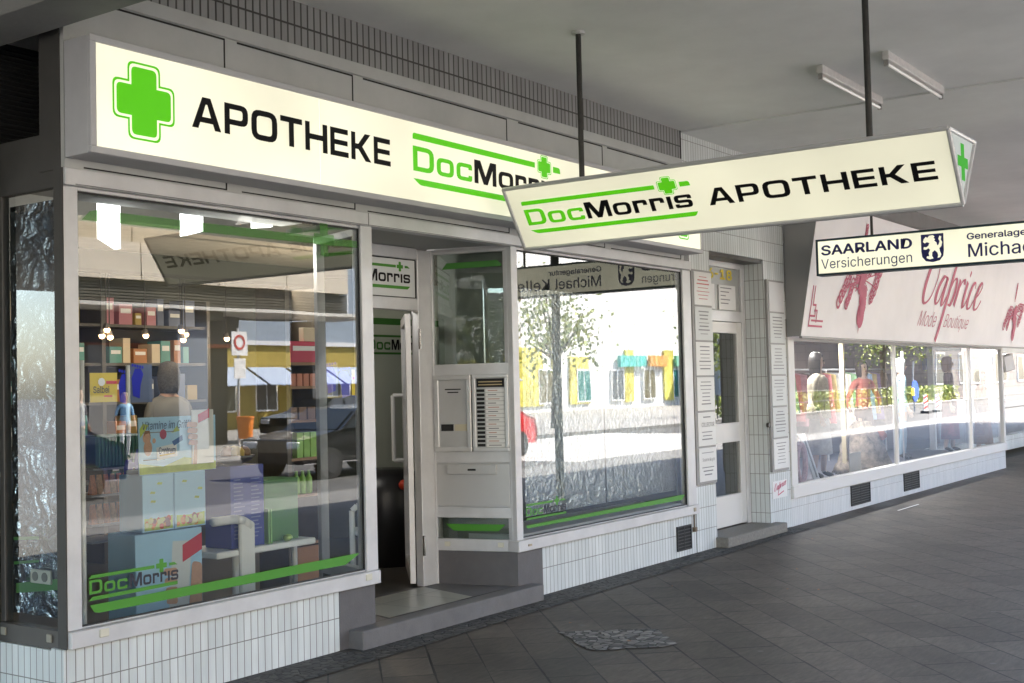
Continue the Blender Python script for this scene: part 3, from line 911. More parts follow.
# shop interior shell
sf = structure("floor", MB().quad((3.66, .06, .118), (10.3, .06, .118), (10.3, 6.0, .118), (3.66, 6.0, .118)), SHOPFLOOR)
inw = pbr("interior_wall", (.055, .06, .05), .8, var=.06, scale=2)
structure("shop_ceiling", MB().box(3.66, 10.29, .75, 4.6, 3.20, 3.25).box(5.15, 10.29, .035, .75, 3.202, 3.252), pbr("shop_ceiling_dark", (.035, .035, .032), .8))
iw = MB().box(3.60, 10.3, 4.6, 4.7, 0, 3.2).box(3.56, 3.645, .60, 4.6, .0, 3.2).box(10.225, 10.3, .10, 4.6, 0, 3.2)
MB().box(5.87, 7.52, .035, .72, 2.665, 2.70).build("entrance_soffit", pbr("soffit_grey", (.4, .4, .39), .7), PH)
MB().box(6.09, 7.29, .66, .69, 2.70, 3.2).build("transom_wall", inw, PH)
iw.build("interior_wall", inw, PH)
# conduit by the vent
cd = MB().tube([(10.325, -.015, .37), (10.325, -.015, .25)], .008).box(10.305, 10.345, -.035, -.002, .21, .25)
tag(cd.build("conduit", pbr("rusty_pipe", (.16, .12, .08), .7), loc=(10.32, 0, .2)), "short brown conduit with a small box beside the black vent", "conduit")


# vents
def vent(x0, x1, z0, z1, label):
    v = thing("wall_vent", label, "vent", ((x0 + x1) / 2, 0, z0), "black vents in the tiled base")
    MB().box(x0, x1, -.004, .004, z0, z1).build("backing", GAP, v)
    fr = MB().box(x0, x1, -.014, -.004, z0, z0 + .012).box(x0, x1, -.014, -.004, z1 - .012, z1).box(x0, x0 + .012, -.014, -.004, z0 + .012, z1 - .012).box(x1 - .012, x1, -.014, -.004, z0 + .012, z1 - .012)
    fr.build("frame", RUBBER, v)
    s_ = MB()
    n = int((z1 - z0) / .03)
    for k in range(1, n):
        s_.box(x0 + .012, x1 - .012, -.010, -.005, z0 + k * .03, z0 + k * .03 + .008)
    s_.box((x0 + x1) / 2 - .005, (x0 + x1) / 2 + .005, -.012, -.010, z0 + .012, z1 - .012)
    s_.build("slat", pbr("vent_slat", (.03, .03, .03), .5), v)


vent(9.99, 10.27, .06, .285, "black slatted vent beneath the right pharmacy window")
vent(14.50, 15.18, .05, .295, "black vent in the boutique base nearer the entrance door")
vent(16.53, 17.20, .06, .30, "black vent in the boutique base farther from the entrance door")

# ------------------------------------------------------------------ big illuminated pharmacy sign
BS = thing("lightbox_sign", "long lit cream sign with green cross mounted above the shopfront", "sign", (3.66, -.12, 2.79))
X0, X1, Z0, Z1 = 3.655, 10.26, 2.787, 3.37
t_ = .035
hs = MB().box(X0, X1, -.20, -.01, Z0 + .0, Z1)
hs.box(X0, X1, -.222, -.20, Z0, Z0 + t_).box(X0, X1, -.222, -.20, Z1 - t_, Z1).box(X0, X0 + t_, -.222, -.20, Z0 + t_, Z1 - t_).box(X1 - t_, X1, -.222, -.20, Z0 + t_, Z1 - t_)
hs.build("housing", pbr("sign_housing", (.50, .50, .52), .45, .2, var=.05), BS, bevel=.003)
FG = frame((0, -.212, 0), (1, 0, 0), (0, 0, 1))
fc = MB()
for a, b in ((X0 + t_, 5.243), (5.246, 7.245), (7.248, X1 - t_)):
    fc.box(a, b, -.212, -.201, Z0 + t_, Z1 - t_)
fc.build("face", BOX_FACE, BS)


def pharm_cross(parent, F, cx, cz, hw, hh, mat, d=.003, nm="cross"):
    k = hw / .192
    MB().poly(F, [cross_contour(cx, cz, .168 * k, .173 * hh / .198, .078 * k, .028 * k)], d).build(nm, mat, parent)
    MB().poly(F, [cross_contour(cx, cz, hw, hh, .101 * k, .036 * k), cross_contour(cx, cz, hw - .011 * k, hh - .011 * k, .090 * k, .032 * k)], d).build("cross_outline", mat, parent)


pharm_cross(BS, FG, 3.978, 3.087, .192, .198, GREEN_L)
wide_text(MB(), FG, "APOTHEKE", 4.283, 5.878, 3.012, 3.183).build("black_lettering", BLACK_T, BS)


def doc_logo(parent, F, x0, z0, x1, green, black):
    """green bars, small cross and the two-colour word; x0..x1 is the width of the word (1.66 m on the big sign)"""
    k = (x1 - x0) / 1.735
    X = lambda a: x0 + (a - 6.10) * k
    Z = lambda a: z0 + (a - 3.018) * k
    s = MB().poly(F, [fil([(X(6.10), Z(3.226)), (X(7.515), Z(3.222)), (X(7.515), Z(3.263)), (X(6.10), Z(3.267), .05)])], .003)
    s.poly(F, [fil([(X(7.76), Z(3.218)), (X(7.86), Z(3.218)), (X(7.855), Z(3.263), .03), (X(7.76), Z(3.263))])], .003)
    s.poly(F, [fil([(X(6.10), Z(2.968)), (X(6.17), Z(2.928), .02), (X(7.835), Z(2.928), .06), (X(7.86), Z(2.97))])], .003)
    wide_text(s, F, "Doc", X(6.10), X(6.735), Z(3.018), Z(3.182))
    s.build("green_lettering", green, parent)
    wide_text(MB(), F, "Morris", X(6.762), X(7.835), Z(3.018), Z(3.182)).build("dark_lettering", black, parent)
    pharm_cross(parent, F, X(7.64), Z(3.243), .094 * k, .087 * k, green, nm="small_cross")


doc_logo(BS, FG, 6.10, 3.018, 7.835, GREEN_L, BLACK_T)
pharm_cross(BS, FG, 9.89, 3.087, .192, .198, GREEN_L)

# ------------------------------------------------------------------ hanging prism sign
HS = thing("hanging_sign", "three-sided lit pharmacy sign hanging across the arcade from two dark poles", "sign", (7.10, -1.9, 2.58))
ya, yb = -.404, -3.404
TL_, TR_, BT = Vector((6.835, 0, 2.958)), Vector((7.375, 0, 2.958)), Vector((7.085, 0, 2.565))
body = MB()
P = lambda p, y: (p.x, y, p.z)
inset = [Vector((6.855, 0, 2.952)), Vector((7.355, 0, 2.952)), Vector((7.095, 0, 2.585))]
body.add([P(p, ya - .01) for p in inset] + [P(p, yb + .01) for p in inset], [(0, 1, 2), (3, 5, 4), (0, 3, 4, 1), (1, 4, 5, 2), (2, 5, 3, 0)])
body.build("body", WHITE, HS)


def edge_bar(mb, p, q, r):
    return mb.cyl(p, q, r, n=8)


fr = MB()
for p in (TL_, TR_, BT):
    edge_bar(fr, P(p, ya), P(p, yb), .014)
for y in (ya, yb):
    for p, q in ((TL_, TR_), (TR_, BT), (BT, TL_)):
        edge_bar(fr, P(p, y), P(q, y), .013)
fr.build("frame", pbr("sign_frame", (.55, .55, .56), .4, .3), HS)
# near face
v = (TL_ - BT).normalized()
FH = (Vector((BT.x, 0, BT.z)), Vector((0, -1, 0)), v, Vector((0, -1, 0)).cross(v))
H = (TL_ - BT).length
MB().poly(FH, [[(-ya + .012, .012), (-yb - .012, .012), (-yb - .012, H - .012), (-ya + .012, H - .012)]], .0).build("face", HANG_FACE, HS)
zz = lambda d: H - d - .008
doc_logo(HS, FH, .508, zz(.281), 1.776, GREEN_L, BLACK_T)
wide_text(MB(), FH, "APOTHEKE", 1.887, 3.30, zz(.287), zz(.172), gap=.16).build("black_lettering", BLACK_T, HS)
# far face
v2 = (TR_ - BT).normalized()
FH2 = (Vector((BT.x, yb, BT.z)), Vector((0, 1, 0)), v2, Vector((0, 1, 0)).cross(v2))
MB().poly(FH2, [[(.012, .012), (2.988, .012), (2.988, H - .012), (.012, H - .012)]], .0).build("face", HANG_FACE, HS)
doc_logo(HS, FH2, .12, zz(.281), 1.39, GREEN_L, BLACK_T)
wide_text(MB(), FH2, "APOTHEKE", 1.5, 2.9, zz(.287), zz(.172), gap=.16).build("black_lettering", BLACK_T, HS)
# end faces
for y, u_, nm in ((yb, 1, "end_face"), (ya, -1, "end_face")):
    FE = (Vector((7.10, y, 0)), Vector((1, 0, 0)), Vector((0, 0, 1)), Vector((0, -1 if y == yb else 1, 0)))
    MB().poly(FE, [[(-.235, 2.945), (-.012, 2.60), (.245, 2.945)]], -.002 if y == yb else -.002).build(nm, END_FACE, HS)
    MB().poly(FE, [[(-.035, 2.70), (.035, 2.70), (.035, 2.775), (.105, 2.775), (.105, 2.835), (.035, 2.835), (.035, 2.91), (-.035, 2.91), (-.035, 2.835), (-.105, 2.835), (-.105, 2.775), (-.035, 2.775)]], .003).build("end_cross", GREEN_E, HS)
for y, x in ((-.985, 6.93), (-2.90, 7.04)):
    p = MB().cyl((x, y, 2.95), (x, y, 3.965), .019, n=12).build("pole", POLE_M, HS)
    MB().cyl((x, y, 3.95), (x, y, 3.969), .045, n=12).build("ceiling_flange", CEIL_LT, p)

# ------------------------------------------------------------------ insurance sign
IS = thing("insurance_sign", "cream and navy insurance sign with lion crest hanging before the boutique", "sign", (12.35, -2.0, 2.67))
iy0, iy1, iz0, iz1 = -.53, -3.62, 2.675, 3.055
MB().box(12.275, 12.425, iy1, iy0, iz0, iz1).build("housing", NAVYFRAME, IS, bevel=.003)
fr = MB()
for z0, z1 in ((iz0, iz0 + .022), (iz1 - .022, iz1)):
    fr.box(12.262, 12.275, iy1, iy0, z0, z1)
for y0, y1 in ((iy1, iy1 + .022), (iy0 - .022, iy0)):
    fr.box(12.262, 12.275, y0, y1, iz0 + .022, iz1 - .022)
fr.build("frame", NAVYFRAME, IS)
FI = frame((12.272, 0, 0), (0, -1, 0), (0, 0, 1))
MB().poly(FI, [[(-iy0 + .022, iz0 + .022), (-iy1 - .022, iz0 + .022), (-iy1 - .022, iz1 - .022), (-iy0 + .022, iz1 - .022)]]).build("face", INS_FACE, IS)
bold_text(MB(), FI, "SAARLAND", .585, 1.53, 2.882, 2.990, .006).build("bold_lettering", NAVY, IS)
font_text(MB(), FI, "Versicherungen", .583, 1.525, 2.716, 2.848).build("lettering", NAVY, IS)
bold_text(MB(), FI, "Generalagentur", 2.06, 2.80, 2.902, 2.985, .003).build("small_lettering", NAVY, IS)
bold_text(MB(), FI, "Michael", 2.068, 2.715, 2.748, 2.882, .002).build("name_lettering", NAVY, IS)
bold_text(MB(), FI, "Keller", 2.79, 3.34, 2.748, 2.882, .002).build("name_lettering", NAVY, IS)
sh = [(1.618, 3.006), (1.838, 3.006)]
shield = fil([(1.618, 3.008), (1.618, 2.84), (1.625, 2.785), (1.66, 2.742), (1.728, 2.728), (1.796, 2.742), (1.831, 2.785), (1.838, 2.84), (1.838, 3.008)][::-1])
cr_ = MB().poly(FI, [shield], .002).build("crest", NAVY, IS)
lion = [(1.645, 2.962), (1.668, 2.985), (1.680, 2.972), (1.700, 2.992), (1.735, 2.996), (1.752, 2.982), (1.742, 2.965), (1.758, 2.955), (1.748, 2.94), (1.770, 2.92), (1.776, 2.89), (1.790, 2.90), (1.800, 2.93), (1.788, 2.955),
        (1.800, 2.985), (1.818, 2.975), (1.812, 2.945), (1.825, 2.92), (1.815, 2.88), (1.795, 2.862), (1.800, 2.83), (1.812, 2.80), (1.800, 2.772), (1.775, 2.768), (1.782, 2.79), (1.775, 2.82), (1.750, 2.845), (1.725, 2.825),
        (1.722, 2.79), (1.735, 2.765), (1.700, 2.758), (1.668, 2.772), (1.672, 2.79), (1.695, 2.788), (1.690, 2.82), (1.705, 2.852), (1.690, 2.868), (1.660, 2.855), (1.640, 2.862), (1.645, 2.885), (1.668, 2.88), (1.690, 2.895),
        (1.700, 2.92), (1.675, 2.93), (1.655, 2.92), (1.638, 2.935)]
MB().poly(FI, [lion[::-1]], .004).build("lion", INS_FACE, cr_)
for y in (-1.1, -3.2):
    p = MB().cyl((12.35, y, 3.05), (12.35, y, 3.955), .014, n=10).build("hanger_rod", POLE_M, IS)

# ------------------------------------------------------------------ unlit fluorescent battens
def batten(y, label):
    x0, x1 = 8.84, 10.22
    if y < -2.2: x0, x1 = 8.78, 10.18
    L_ = thing("fluorescent_lamp", label, "ceiling lamp", ((x0 + x1) / 2, y, 3.9), "bare tube lamps on the arcade ceiling")
    MB().box(x0, x1, y - .026, y + .026, 3.905, 3.969).build("housing", LAMPW, L_, bevel=.006)
    MB().cyl((x0 + .03, y, 3.878), (x1 - .03, y, 3.878), .014, n=12).build("tube", TUBE, L_)
    for x in (x0 + .008, x1 - .028):
        MB().box(x, x + .02, y - .016, y + .016, 3.862, 3.906).build("socket", pbr("lamp_socket", (.3, .29, .28), .5), L_)


batten(-1.93, "bare fluorescent tube lamp crossed by the far sign pole")
batten(-2.45, "bare fluorescent tube lamp on the open ceiling, clear of the poles")

# ------------------------------------------------------------------ office entrance (tiled piers, numbered door)
OE = thing("office_entrance", "tiled house entrance with a narrow aluminium and glass door between notice boards", "entrance", (11.5, 0, 0))
w_ = MB().box(10.397, 10.83, 0, .26, 0, 2.88).box(12.11, 12.67, 0, .26, .0, 2.88).box(10.304, 12.67, 0, .26, 2.88, 3.954)
w_.build("tiled_wall", TILE, OE)
MB().box(10.83, 12.11, .02, .26, 2.84, 2.879).build("lintel", ALU_DK, OE)
f = MB().box(10.83, 10.91, .22, .29, .10, 2.84).box(12.03, 12.11, .22, .29, .1, 2.84).box(10.91, 12.03, .22, .29, 2.22, 2.33).box(10.91, 12.03, .22, .29, 2.78, 2.84)
df = f.build("door_frame", ALU, OE, bevel=.003)
MB().quad((10.91, .25, 2.33), (12.03, .25, 2.33), (12.03, .25, 2.78), (10.91, .25, 2.78)).build("transom_pane", pbr("frosted_transom", (.36, .37, .36), .35), df)
FO = frame((0, .248, 0), (1, 0, 0), (0, 0, 1))
YEL = pbr("yellow_number", (.70, .55, .02), .5)
bold_text(MB(), FO, "16", 11.13, 11.42, 2.655, 2.765, .008, .006).build("number", YEL, df)
MB().poly(FO, [[(11.45, 2.70), (11.53, 2.70), (11.53, 2.72), (11.45, 2.72)]], .006).build("dash", YEL, df)
bold_text(MB(), FO, "18", 11.57, 11.86, 2.655, 2.765, .008, .006).build("number", YEL, df)
s = MB()
for a, b in ((11.05, 11.42), (11.52, 11.92)):
    s.box(a, b, .236, .245, 2.345, 2.60)
ntc = s.build("notice", PAPER, df)
s = MB()
for a in (11.08, 11.56):
    for k, wd in enumerate((.26, .2, .12, .22, .18)):
        s.box(a, a + wd, .2345, .236, 2.565 - k * .04, 2.575 - k * .04)
s.build("notice_text", INK, ntc)
d_ = MB().box(10.915, 11.03, .23, .275, .115, 2.215).box(11.91, 12.025, .23, .275, .115, 2.215)
d_.box(11.03, 11.91, .23, .275, 2.10, 2.215).box(11.03, 11.91, .23, .275, .97, 1.17).box(11.03, 11.91, .23, .275, .115, .43)
dr = d_.build("door", pbr("door_aluminium", (.66, .65, .63), .45, .15), OE, bevel=.003)
MB().quad((11.03, .255, 1.17), (11.91, .255, 1.17), (11.91, .255, 2.10), (11.03, .255, 2.10)).quad((11.03, .255, .43), (11.91, .255, .43), (11.91, .255, .97), (11.03, .255, .97)).build("pane", GLASS, dr)
MB().tube([(11.0, .225, 1.02), (11.0, .18, 1.02), (11.0, .18, 1.45), (11.0, .225, 1.45)], .014).build("handle", ALU_BR, dr)
MB().box(10.80, 12.24, -.13, .24, 0, .10).build("step", GRANITE, OE, bevel=.008)
MB().cyl((12.085, -.002, 1.13), (12.085, -.03, 1.13), .025, n=10).build("bell_button", ALU_DK, OE)
hall = MB().box(10.305, 10.38, .27, 3.0, 0, 3.0).box(12.60, 12.67, .27, 3.0, 0, 3.0).box(10.305, 12.67, 3.0, 3.1, 0, 3.0).box(10.38, 12.6, .30, 3.0, 2.9, 2.95).box(10.38, 12.6, .30, 3.0, .06, .10)
hall.build("hallway", pbr("hallway_dark", (.13, .13, .125), .7), OE)


# notice boards with name plates
def plates(x0, x1, z0, z1, label, items):
    nb = thing("notice_board", label, "notice board", ((x0 + x1) / 2, -.02, z0), "name plate boards beside the house door")
    MB().box(x0, x1, -.03, -.001, z0, z1).build("backing", pbr("board_rail", (.30, .295, .29), .5, .2), nb, bevel=.003)
    n = len(items)
    hgt = (z1 - z0 - .03) / n
    F = frame((0, -.038, 0), (1, 0, 0), (0, 0, 1))
    for k, (big, tint) in enumerate(items):
        b = z1 - .015 - (k + 1) * hgt
        p = MB().box(x0 + .035, x1 - .012, -.038, -.0305, b + .012, b + hgt - .006).build("plate", pbr("plate_" + tint, dict(white=(.70, .70, .69), grey=(.56, .58, .58), blank=(.6, .6, .61))[tint], .4), nb, bevel=.002)
        tx = MB(); W_ = x1 - x0 - .10
        if tint != "blank":
            y = b + hgt - .05
            if big:
                font_text(tx, F, big, x0 + .10, x0 + .05 + W_, b + hgt * .58, b + hgt * .70, .002)
            for q in range(7):
                yy = b + hgt - .055 - q * (hgt - .09) / 7
                if big and b + hgt * .5 < yy < b + hgt * .75: continue
                wd = random.uniform(.45, .85) * W_
                tx.box(x0 + .06 + (W_ - wd) / 2, x0 + .06 + (W_ + wd) / 2, -.0395, -.038, yy, yy + random.choice((.006, .008, .011)))
            tx.build("lettering", pbr("red_ink", (.5, .12, .12)) if (k == 0) else INK, p)


plates(10.385, 10.80, .63, 2.67, "grey board of six name plates on the pier next to the pharmacy window",
       [(None, "white"), (None, "grey"), (None, "white"), (None, "white"), ("COLLECTOR", "white"), ("Susanne Kugler", "white")])
plates(12.13, 12.57, .63, 2.67, "grey board of six name plates, topmost blank, on the pier next to the boutique",
       [(None, "blank"), (None, "grey"), (None, "grey"), (None, "grey"), (None, "grey"), (None, "white")])

# ------------------------------------------------------------------ boutique
BO = thing("boutique_shopfront", "long boutique window with white tiled base beyond the house entrance", "shopfront", (17, 0, 0))
MB().box(12.672, 22.08, 0, .1, 0, .305).build("tile_base", TILE_B, BO)
MB().box(12.672, 27.0, .0, .35, 3.535, 3.953).build("upper_wall", BEAM_M, BO)
f = MB().box(12.675, 12.84, -.02, .08, .442, 2.07).box(16.33, 16.38, -.006, .05, .442, 2.07).box(20.0, 20.06, -.006, .05, .442, 2.07).box(21.98, 22.08, -.02, .08, .442, 2.07)
f.box(12.84, 21.98, -.015, .06, 2.03, 2.07)
bw_ = f.build("display_window", pbr("boutique_frame", (.66, .645, .63), .45, .1), BO, bevel=.003)
MB().box(12.672, 22.085, -.035, .10, .306, .441).build("sill", MATS["boutique_frame"], bw_, bevel=.004)
for a, b in ((12.84, 16.33), (16.38, 20.0), (20.06, 21.98)):
    MB().quad((a, .012, .442), (b, .012, .442), (b, .012, 2.03), (a, .012, 2.03)).build("pane", GLASS_B, bw_)
MB().quad((22.06, .08, .442), (22.06, 1.2, .442), (22.06, 1.2, 2.07), (22.06, .08, 2.07)).build("return_pane", GLASS_B, bw_)
bi = pbr("boutique_wall", (.20, .155, .14), .8, var=.08, scale=1.5)
MB().box(12.68, 22.0, 2.6, 2.7, .0, 2.6).box(12.68, 12.72, .10, 2.6, 0, 2.6).build("interior_wall", bi, BO)
MB().box(12.68, 22.06, .101, 2.6, .25, .30).build("display_floor", pbr("display_floor_grey", (.14, .14, .17), .4), BO)
MB().box(12.68, 22.06, .101, 2.6, 2.2, 2.25).build("display_ceiling", bi, BO)

# sign board leaning out over the window
SB = thing("boutique_sign", "long white fascia board with raspberry script leaning out over the boutique window", "sign", (18, -.2, 2.06))
q0, q1 = Vector((0, -.163, 2.075)), Vector((0, -.418, 3.53))
XE = 23.6
MB().add([(12.7, q0.y, q0.z), (XE, q0.y, q0.z), (XE, q1.y, q1.z), (12.7, q1.y, q1.z), (12.7, -.002, 2.075), (XE, -.002, 2.075), (XE, -.002, 3.53), (12.7, -.002, 3.53)],
         [(0, 1, 2, 3), (4, 7, 6, 5), (0, 4, 5, 1), (3, 2, 6, 7), (1, 5, 6, 2), (0, 3, 7, 4)]).build("board", BOARD, SB)
MB().add([(12.694, q0.y + .004, 2.073), (12.694, q1.y + .004, 3.532), (12.694, 0, 3.532), (12.694, 0, 2.073)], [(0, 1, 2, 3)]).build("end_panel", pbr("end_panel_grey", (.27, .27, .27), .6), SB)
MB().box(12.694, XE, q0.y - .012, q0.y + .02, 2.05, 2.073).build("bottom_trim", pbr("trim_grey", (.3, .29, .28), .5, .2), SB)
vb = (q1 - q0).normalized()
FBt = (Vector((0, q0.y, q0.z)), Vector((1, 0, 0)), vb, Vector((1, 0, 0)).cross(vb))
zb = lambda z: (z - q0.z) / vb.z
# script word
sx, sz = 16.75, 2.62
U = lambda x, y: (sx + x * .61 + y * .12, zb(sz) + y * .39)
strokes = [
    [(.62, 1.55), (.52, 1.9), (.28, 1.75), (.10, 1.1), (.02, .45), (.10, .05), (.32, -.03), (.62, .25), (.80, .85), (.78, 1.3), (.66, 1.5)],
    [(1.55, .95), (1.30, 1.0), (1.05, .65), (.98, .2), (1.10, 0), (1.30, .2), (1.56, 1.0), (1.50, .45), (1.50, .05), (1.62, .0), (1.85, .4)],
    [(2.05, 1.7), (1.97, 1.0), (1.86, 0), (1.74, -1.0), (1.66, -1.35)],
    [(1.93, .45), (2.12, .95), (2.32, .95), (2.38, .55), (2.22, .05), (2.0, .02)],
    [(2.62, 1.0), (2.60, .5), (2.52, 0)], [(2.60, .5), (2.78, .92), (2.98, 1.02), (3.02, .85)],
    [(3.28, .98), (3.22, .4), (3.24, .02), (3.40, .08), (3.56, .4)],
    [(4.05, .78), (3.98, 1.0), (3.76, .85), (3.62, .35), (3.70, .0), (3.92, .02), (4.12, .32)],
    [(4.24, .4), (4.50, .62), (4.66, .9), (4.56, 1.04), (4.36, .82), (4.24, .35), (4.32, .0), (4.56, .02), (4.80, .35)]]
s = MB()
for i, st in enumerate(strokes):
    ribbon(s, FBt, [U(*p) for p in st], .11, .004 + i * .0003)
ribbon(s, FBt, [U(3.40, 1.40), U(3.36, 1.2)], .06, .004)
s.build("script_lettering", PINK, SB)
PINK_L = pbr("pale_raspberry_paint", (0.60, 0.24, 0.30), 0.55)
font_text(MB(), FBt, "Mode", 16.70, 17.55, zb(2.29), zb(2.50), .004, shear=.55, bold=-.006).build("small_lettering", PINK_L, SB)
font_text(MB(), FBt, "Boutique", 17.90, 19.2, zb(2.25), zb(2.50), .004, shear=.55, bold=-.006).build("small_lettering", PINK_L, SB)


def butterfly(cx, z0, z1, sc):
    s = MB(); hgt = zb(z1) - zb(z0); V = lambda a: zb(z0) + a * hgt
    # long body
    s.poly(FBt, [[(cx + .06 * sc, V(.16)), (cx + .09 * sc, V(0)), (cx + .12 * sc, V(.16)), (cx + .08 * sc, V(.45)), (cx + .02 * sc, V(.64)), (cx - .05 * sc, V(.48)), (cx + .03 * sc, V(.38))]], .004)
    s.poly(FBt, [[(cx - .12 * sc, V(.86)), (cx - .10 * sc, V(1)), (cx - .02 * sc, V(.9)), (cx - .05 * sc, V(.74)), (cx - .12 * sc, V(.72))], [(cx - .095 * sc, V(.85)), (cx - .09 * sc, V(.94)), (cx - .05 * sc, V(.88)), (cx - .07 * sc, V(.80))]], .0045)
    rnd = random.Random(3); k_ = 0
    hh = zb(z1) - zb(z0)

    def Q(x, y): return (cx + x * sc, V(y))

    def chain(pts, r0, r1, wid):
        nonlocal k_
        P_ = [Q(*p) for p in pts]
        ribbon(s, FBt, P_, .022 * sc, .005 + k_ * .0004, False)
        ribbon(s, FBt, [(a * .8 + (cx) * .2, b + .045) for a, b in P_], .016 * sc, .0052 + k_ * .0004, False)
        n_ = (len(P_) - 1) * 3
        for i in range(n_ + 1):
            f_ = i / n_ * (len(P_) - 1); j = min(int(f_), len(P_) - 2); t_ = f_ - j
            c_ = (P_[j][0] * (1 - t_) + P_[j + 1][0] * t_, P_[j][1] * (1 - t_) + P_[j + 1][1] * t_)
            r_ = (r0 + (r1 - r0) * rnd.random()) * sc
            ribbon(s, FBt, [(c_[0] + r_ * math.cos(q * .79), c_[1] + 1.25 * r_ * math.sin(q * .79)) for q in range(9)], wid * sc * rnd.uniform(.7, 1.6), .0055 + k_ * .0004 + i * .00002, False)
        k_ += 1
    chain([(-.04, .50), (-.36, .56), (-.52, .42), (-.68, .27)], .035, .07, .022)
    chain([(-.06, .46), (-.30, .44), (-.38, .30), (-.44, .25)], .03, .06, .02)
    chain([(.06, .52), (.34, .62), (.60, .60), (.48, .42), (.36, .32)], .03, .065, .02)
    chain([(.10, .34), (.14, .26), (.08, .20), (.12, .13)], .05, .09, .05)
    chain([(-.10, .72), (-.07, .84), (-.06, .96)], .02, .035, .016)
    for x, y in ((-.36, .54), (-.5, .42), (-.30, .42), (.34, .60), (.46, .44), (.58, .58), (-.2, .38), (.22, .40)):
        ribbon(s, FBt, [Q(0, .50), Q(x * .5 + .03, .25 + y * .5), Q(x, y)], .016 * sc, .0085 + rnd.random() * .001, False)
    for i, (x, y, r_) in enumerate(((0, .50, .10), (-.05, .42, .07), (.04, .57, .06), (.12, .27, .085), (.09, .22, .06), (-.02, .45, .08))):
        s.poly(FBt, [[(cx + (x + r_ * math.cos(q * .7)) * sc, V(y) + 1.3 * r_ * sc * math.sin(q * .7)) for q in range(9)]], .011 + i * .0004)
    s.build("butterfly_motif", PINK, SB)


butterfly(14.35, 2.13, 3.44, 1.0)
butterfly(21.95, 2.13, 3.15, .9)
s = MB()
for pts in ([(12.86, 2.62), (12.86, 2.19), (13.25, 2.19)], [(12.92, 2.62), (12.92, 2.42), (13.0, 2.42), (13.0, 2.30), (12.86, 2.30)], [(12.92, 2.25), (13.25, 2.25)], [(12.98, 2.36), (13.05, 2.36), (13.05, 2.24)]):
    for a, b in zip(pts, pts[1:]):
        x0, x1 = sorted((a[0], b[0])); y0, y1 = sorted((zb(a[1]), zb(b[1])))
        s.poly(FBt, [[(x0 - .011, y0 - .011), (x1 + .011, y0 - .011), (x1 + .011, y1 + .011), (x0 - .011, y1 + .011)]], .004 + .0004 * len(s.v) / 4)
s.build("corner_ornament", PINK, SB)

# small pink script card under the right notice board
F0 = frame((0, -.006, 0), (1, 0, 0), (0, 0, 1))
cd = MB().box(12.17, 12.56, -.006, -.001, .345, .525).build("script_card", PAPER, loc=(12.36, 0, .43))
tag(cd, "white card with pink slanted script below the right-hand name plates", "card")
s = MB()
for i, st in enumerate(strokes):
    ribbon(s, F0, [(12.21 + p[0] * .065 + p[1] * .012, .42 + p[0] * .012 + p[1] * .04) for p in st], .014, .002 + i * .0002)
ribbon(s, F0, [(12.30, .375), (12.46, .41)], .012, .002, False)
s.build("lettering", PINK, cd)

# neighbouring shop beyond the boutique, set back
NS = thing("far_shopfront", "set-back glazed shopfront at the far end of the arcade", "shopfront", (25, 1.2, 0))
MB().box(22.1, 46.0, 1.2, 1.3, 0, .30).build("tile_base", TILE, NS)
f = MB()
for x in (22.1, 24.4, 26.9, 29.4, 31.9, 34.4):
    f.box(x, x + .08, 1.18, 1.28, .30, 2.07)
f.box(22.1, 46, 1.18, 1.28, 2.07, 3.0)
f.build("frame", ALU, NS)
MB().quad((22.18, 1.22, .30), (45.9, 1.22, .30), (45.9, 1.22, 2.07), (22.18, 1.22, 2.07)).build("pane", GLASS_B, NS)
MB().box(22.1, 46, 3.0, 3.09, 0, 3.0).box(45.9, 46, 1.3, 3.0, 0, 3.0).box(22.1, 46, 1.3, 3.0, 3.0, 3.06).build("interior_wall", bi, NS)
MB().box(27.5, 33.5, 2.9, 2.99, 1.75, 2.0).build("blue_shelf_panel", pbr("blue_banner", (.06, .14, .4)), NS)
MB().box(26, 34, 2.3, 2.9, .3, .95).build("display_table", pbr("dark_table", (.12, .10, .09)), NS)
t = thing("floodlight", "small square grey floodlight clamped at the far corner of the boutique", "floodlight", (22.4, -.05, 1.9))
MB().obox((22.4, .0, 1.80), (.8, -.5, .2), (.5, .8, 0), (-.15, .1, 1), (-.13, .13), (-.06, .06), (-.14, .14)).build("housing", LAMPW, t, bevel=.01)
MB().obox((22.4, .0, 1.80), (.8, -.5, .2), (.5, .8, 0), (-.15, .1, 1), (-.11, .11), (-.075, -.062), (-.12, .12)).build("lens", TUBE, t)
MB().tube([(22.35, .05, 1.9), (22.2, .06, 2.06)], .015).build("bracket", POLE_M, t)

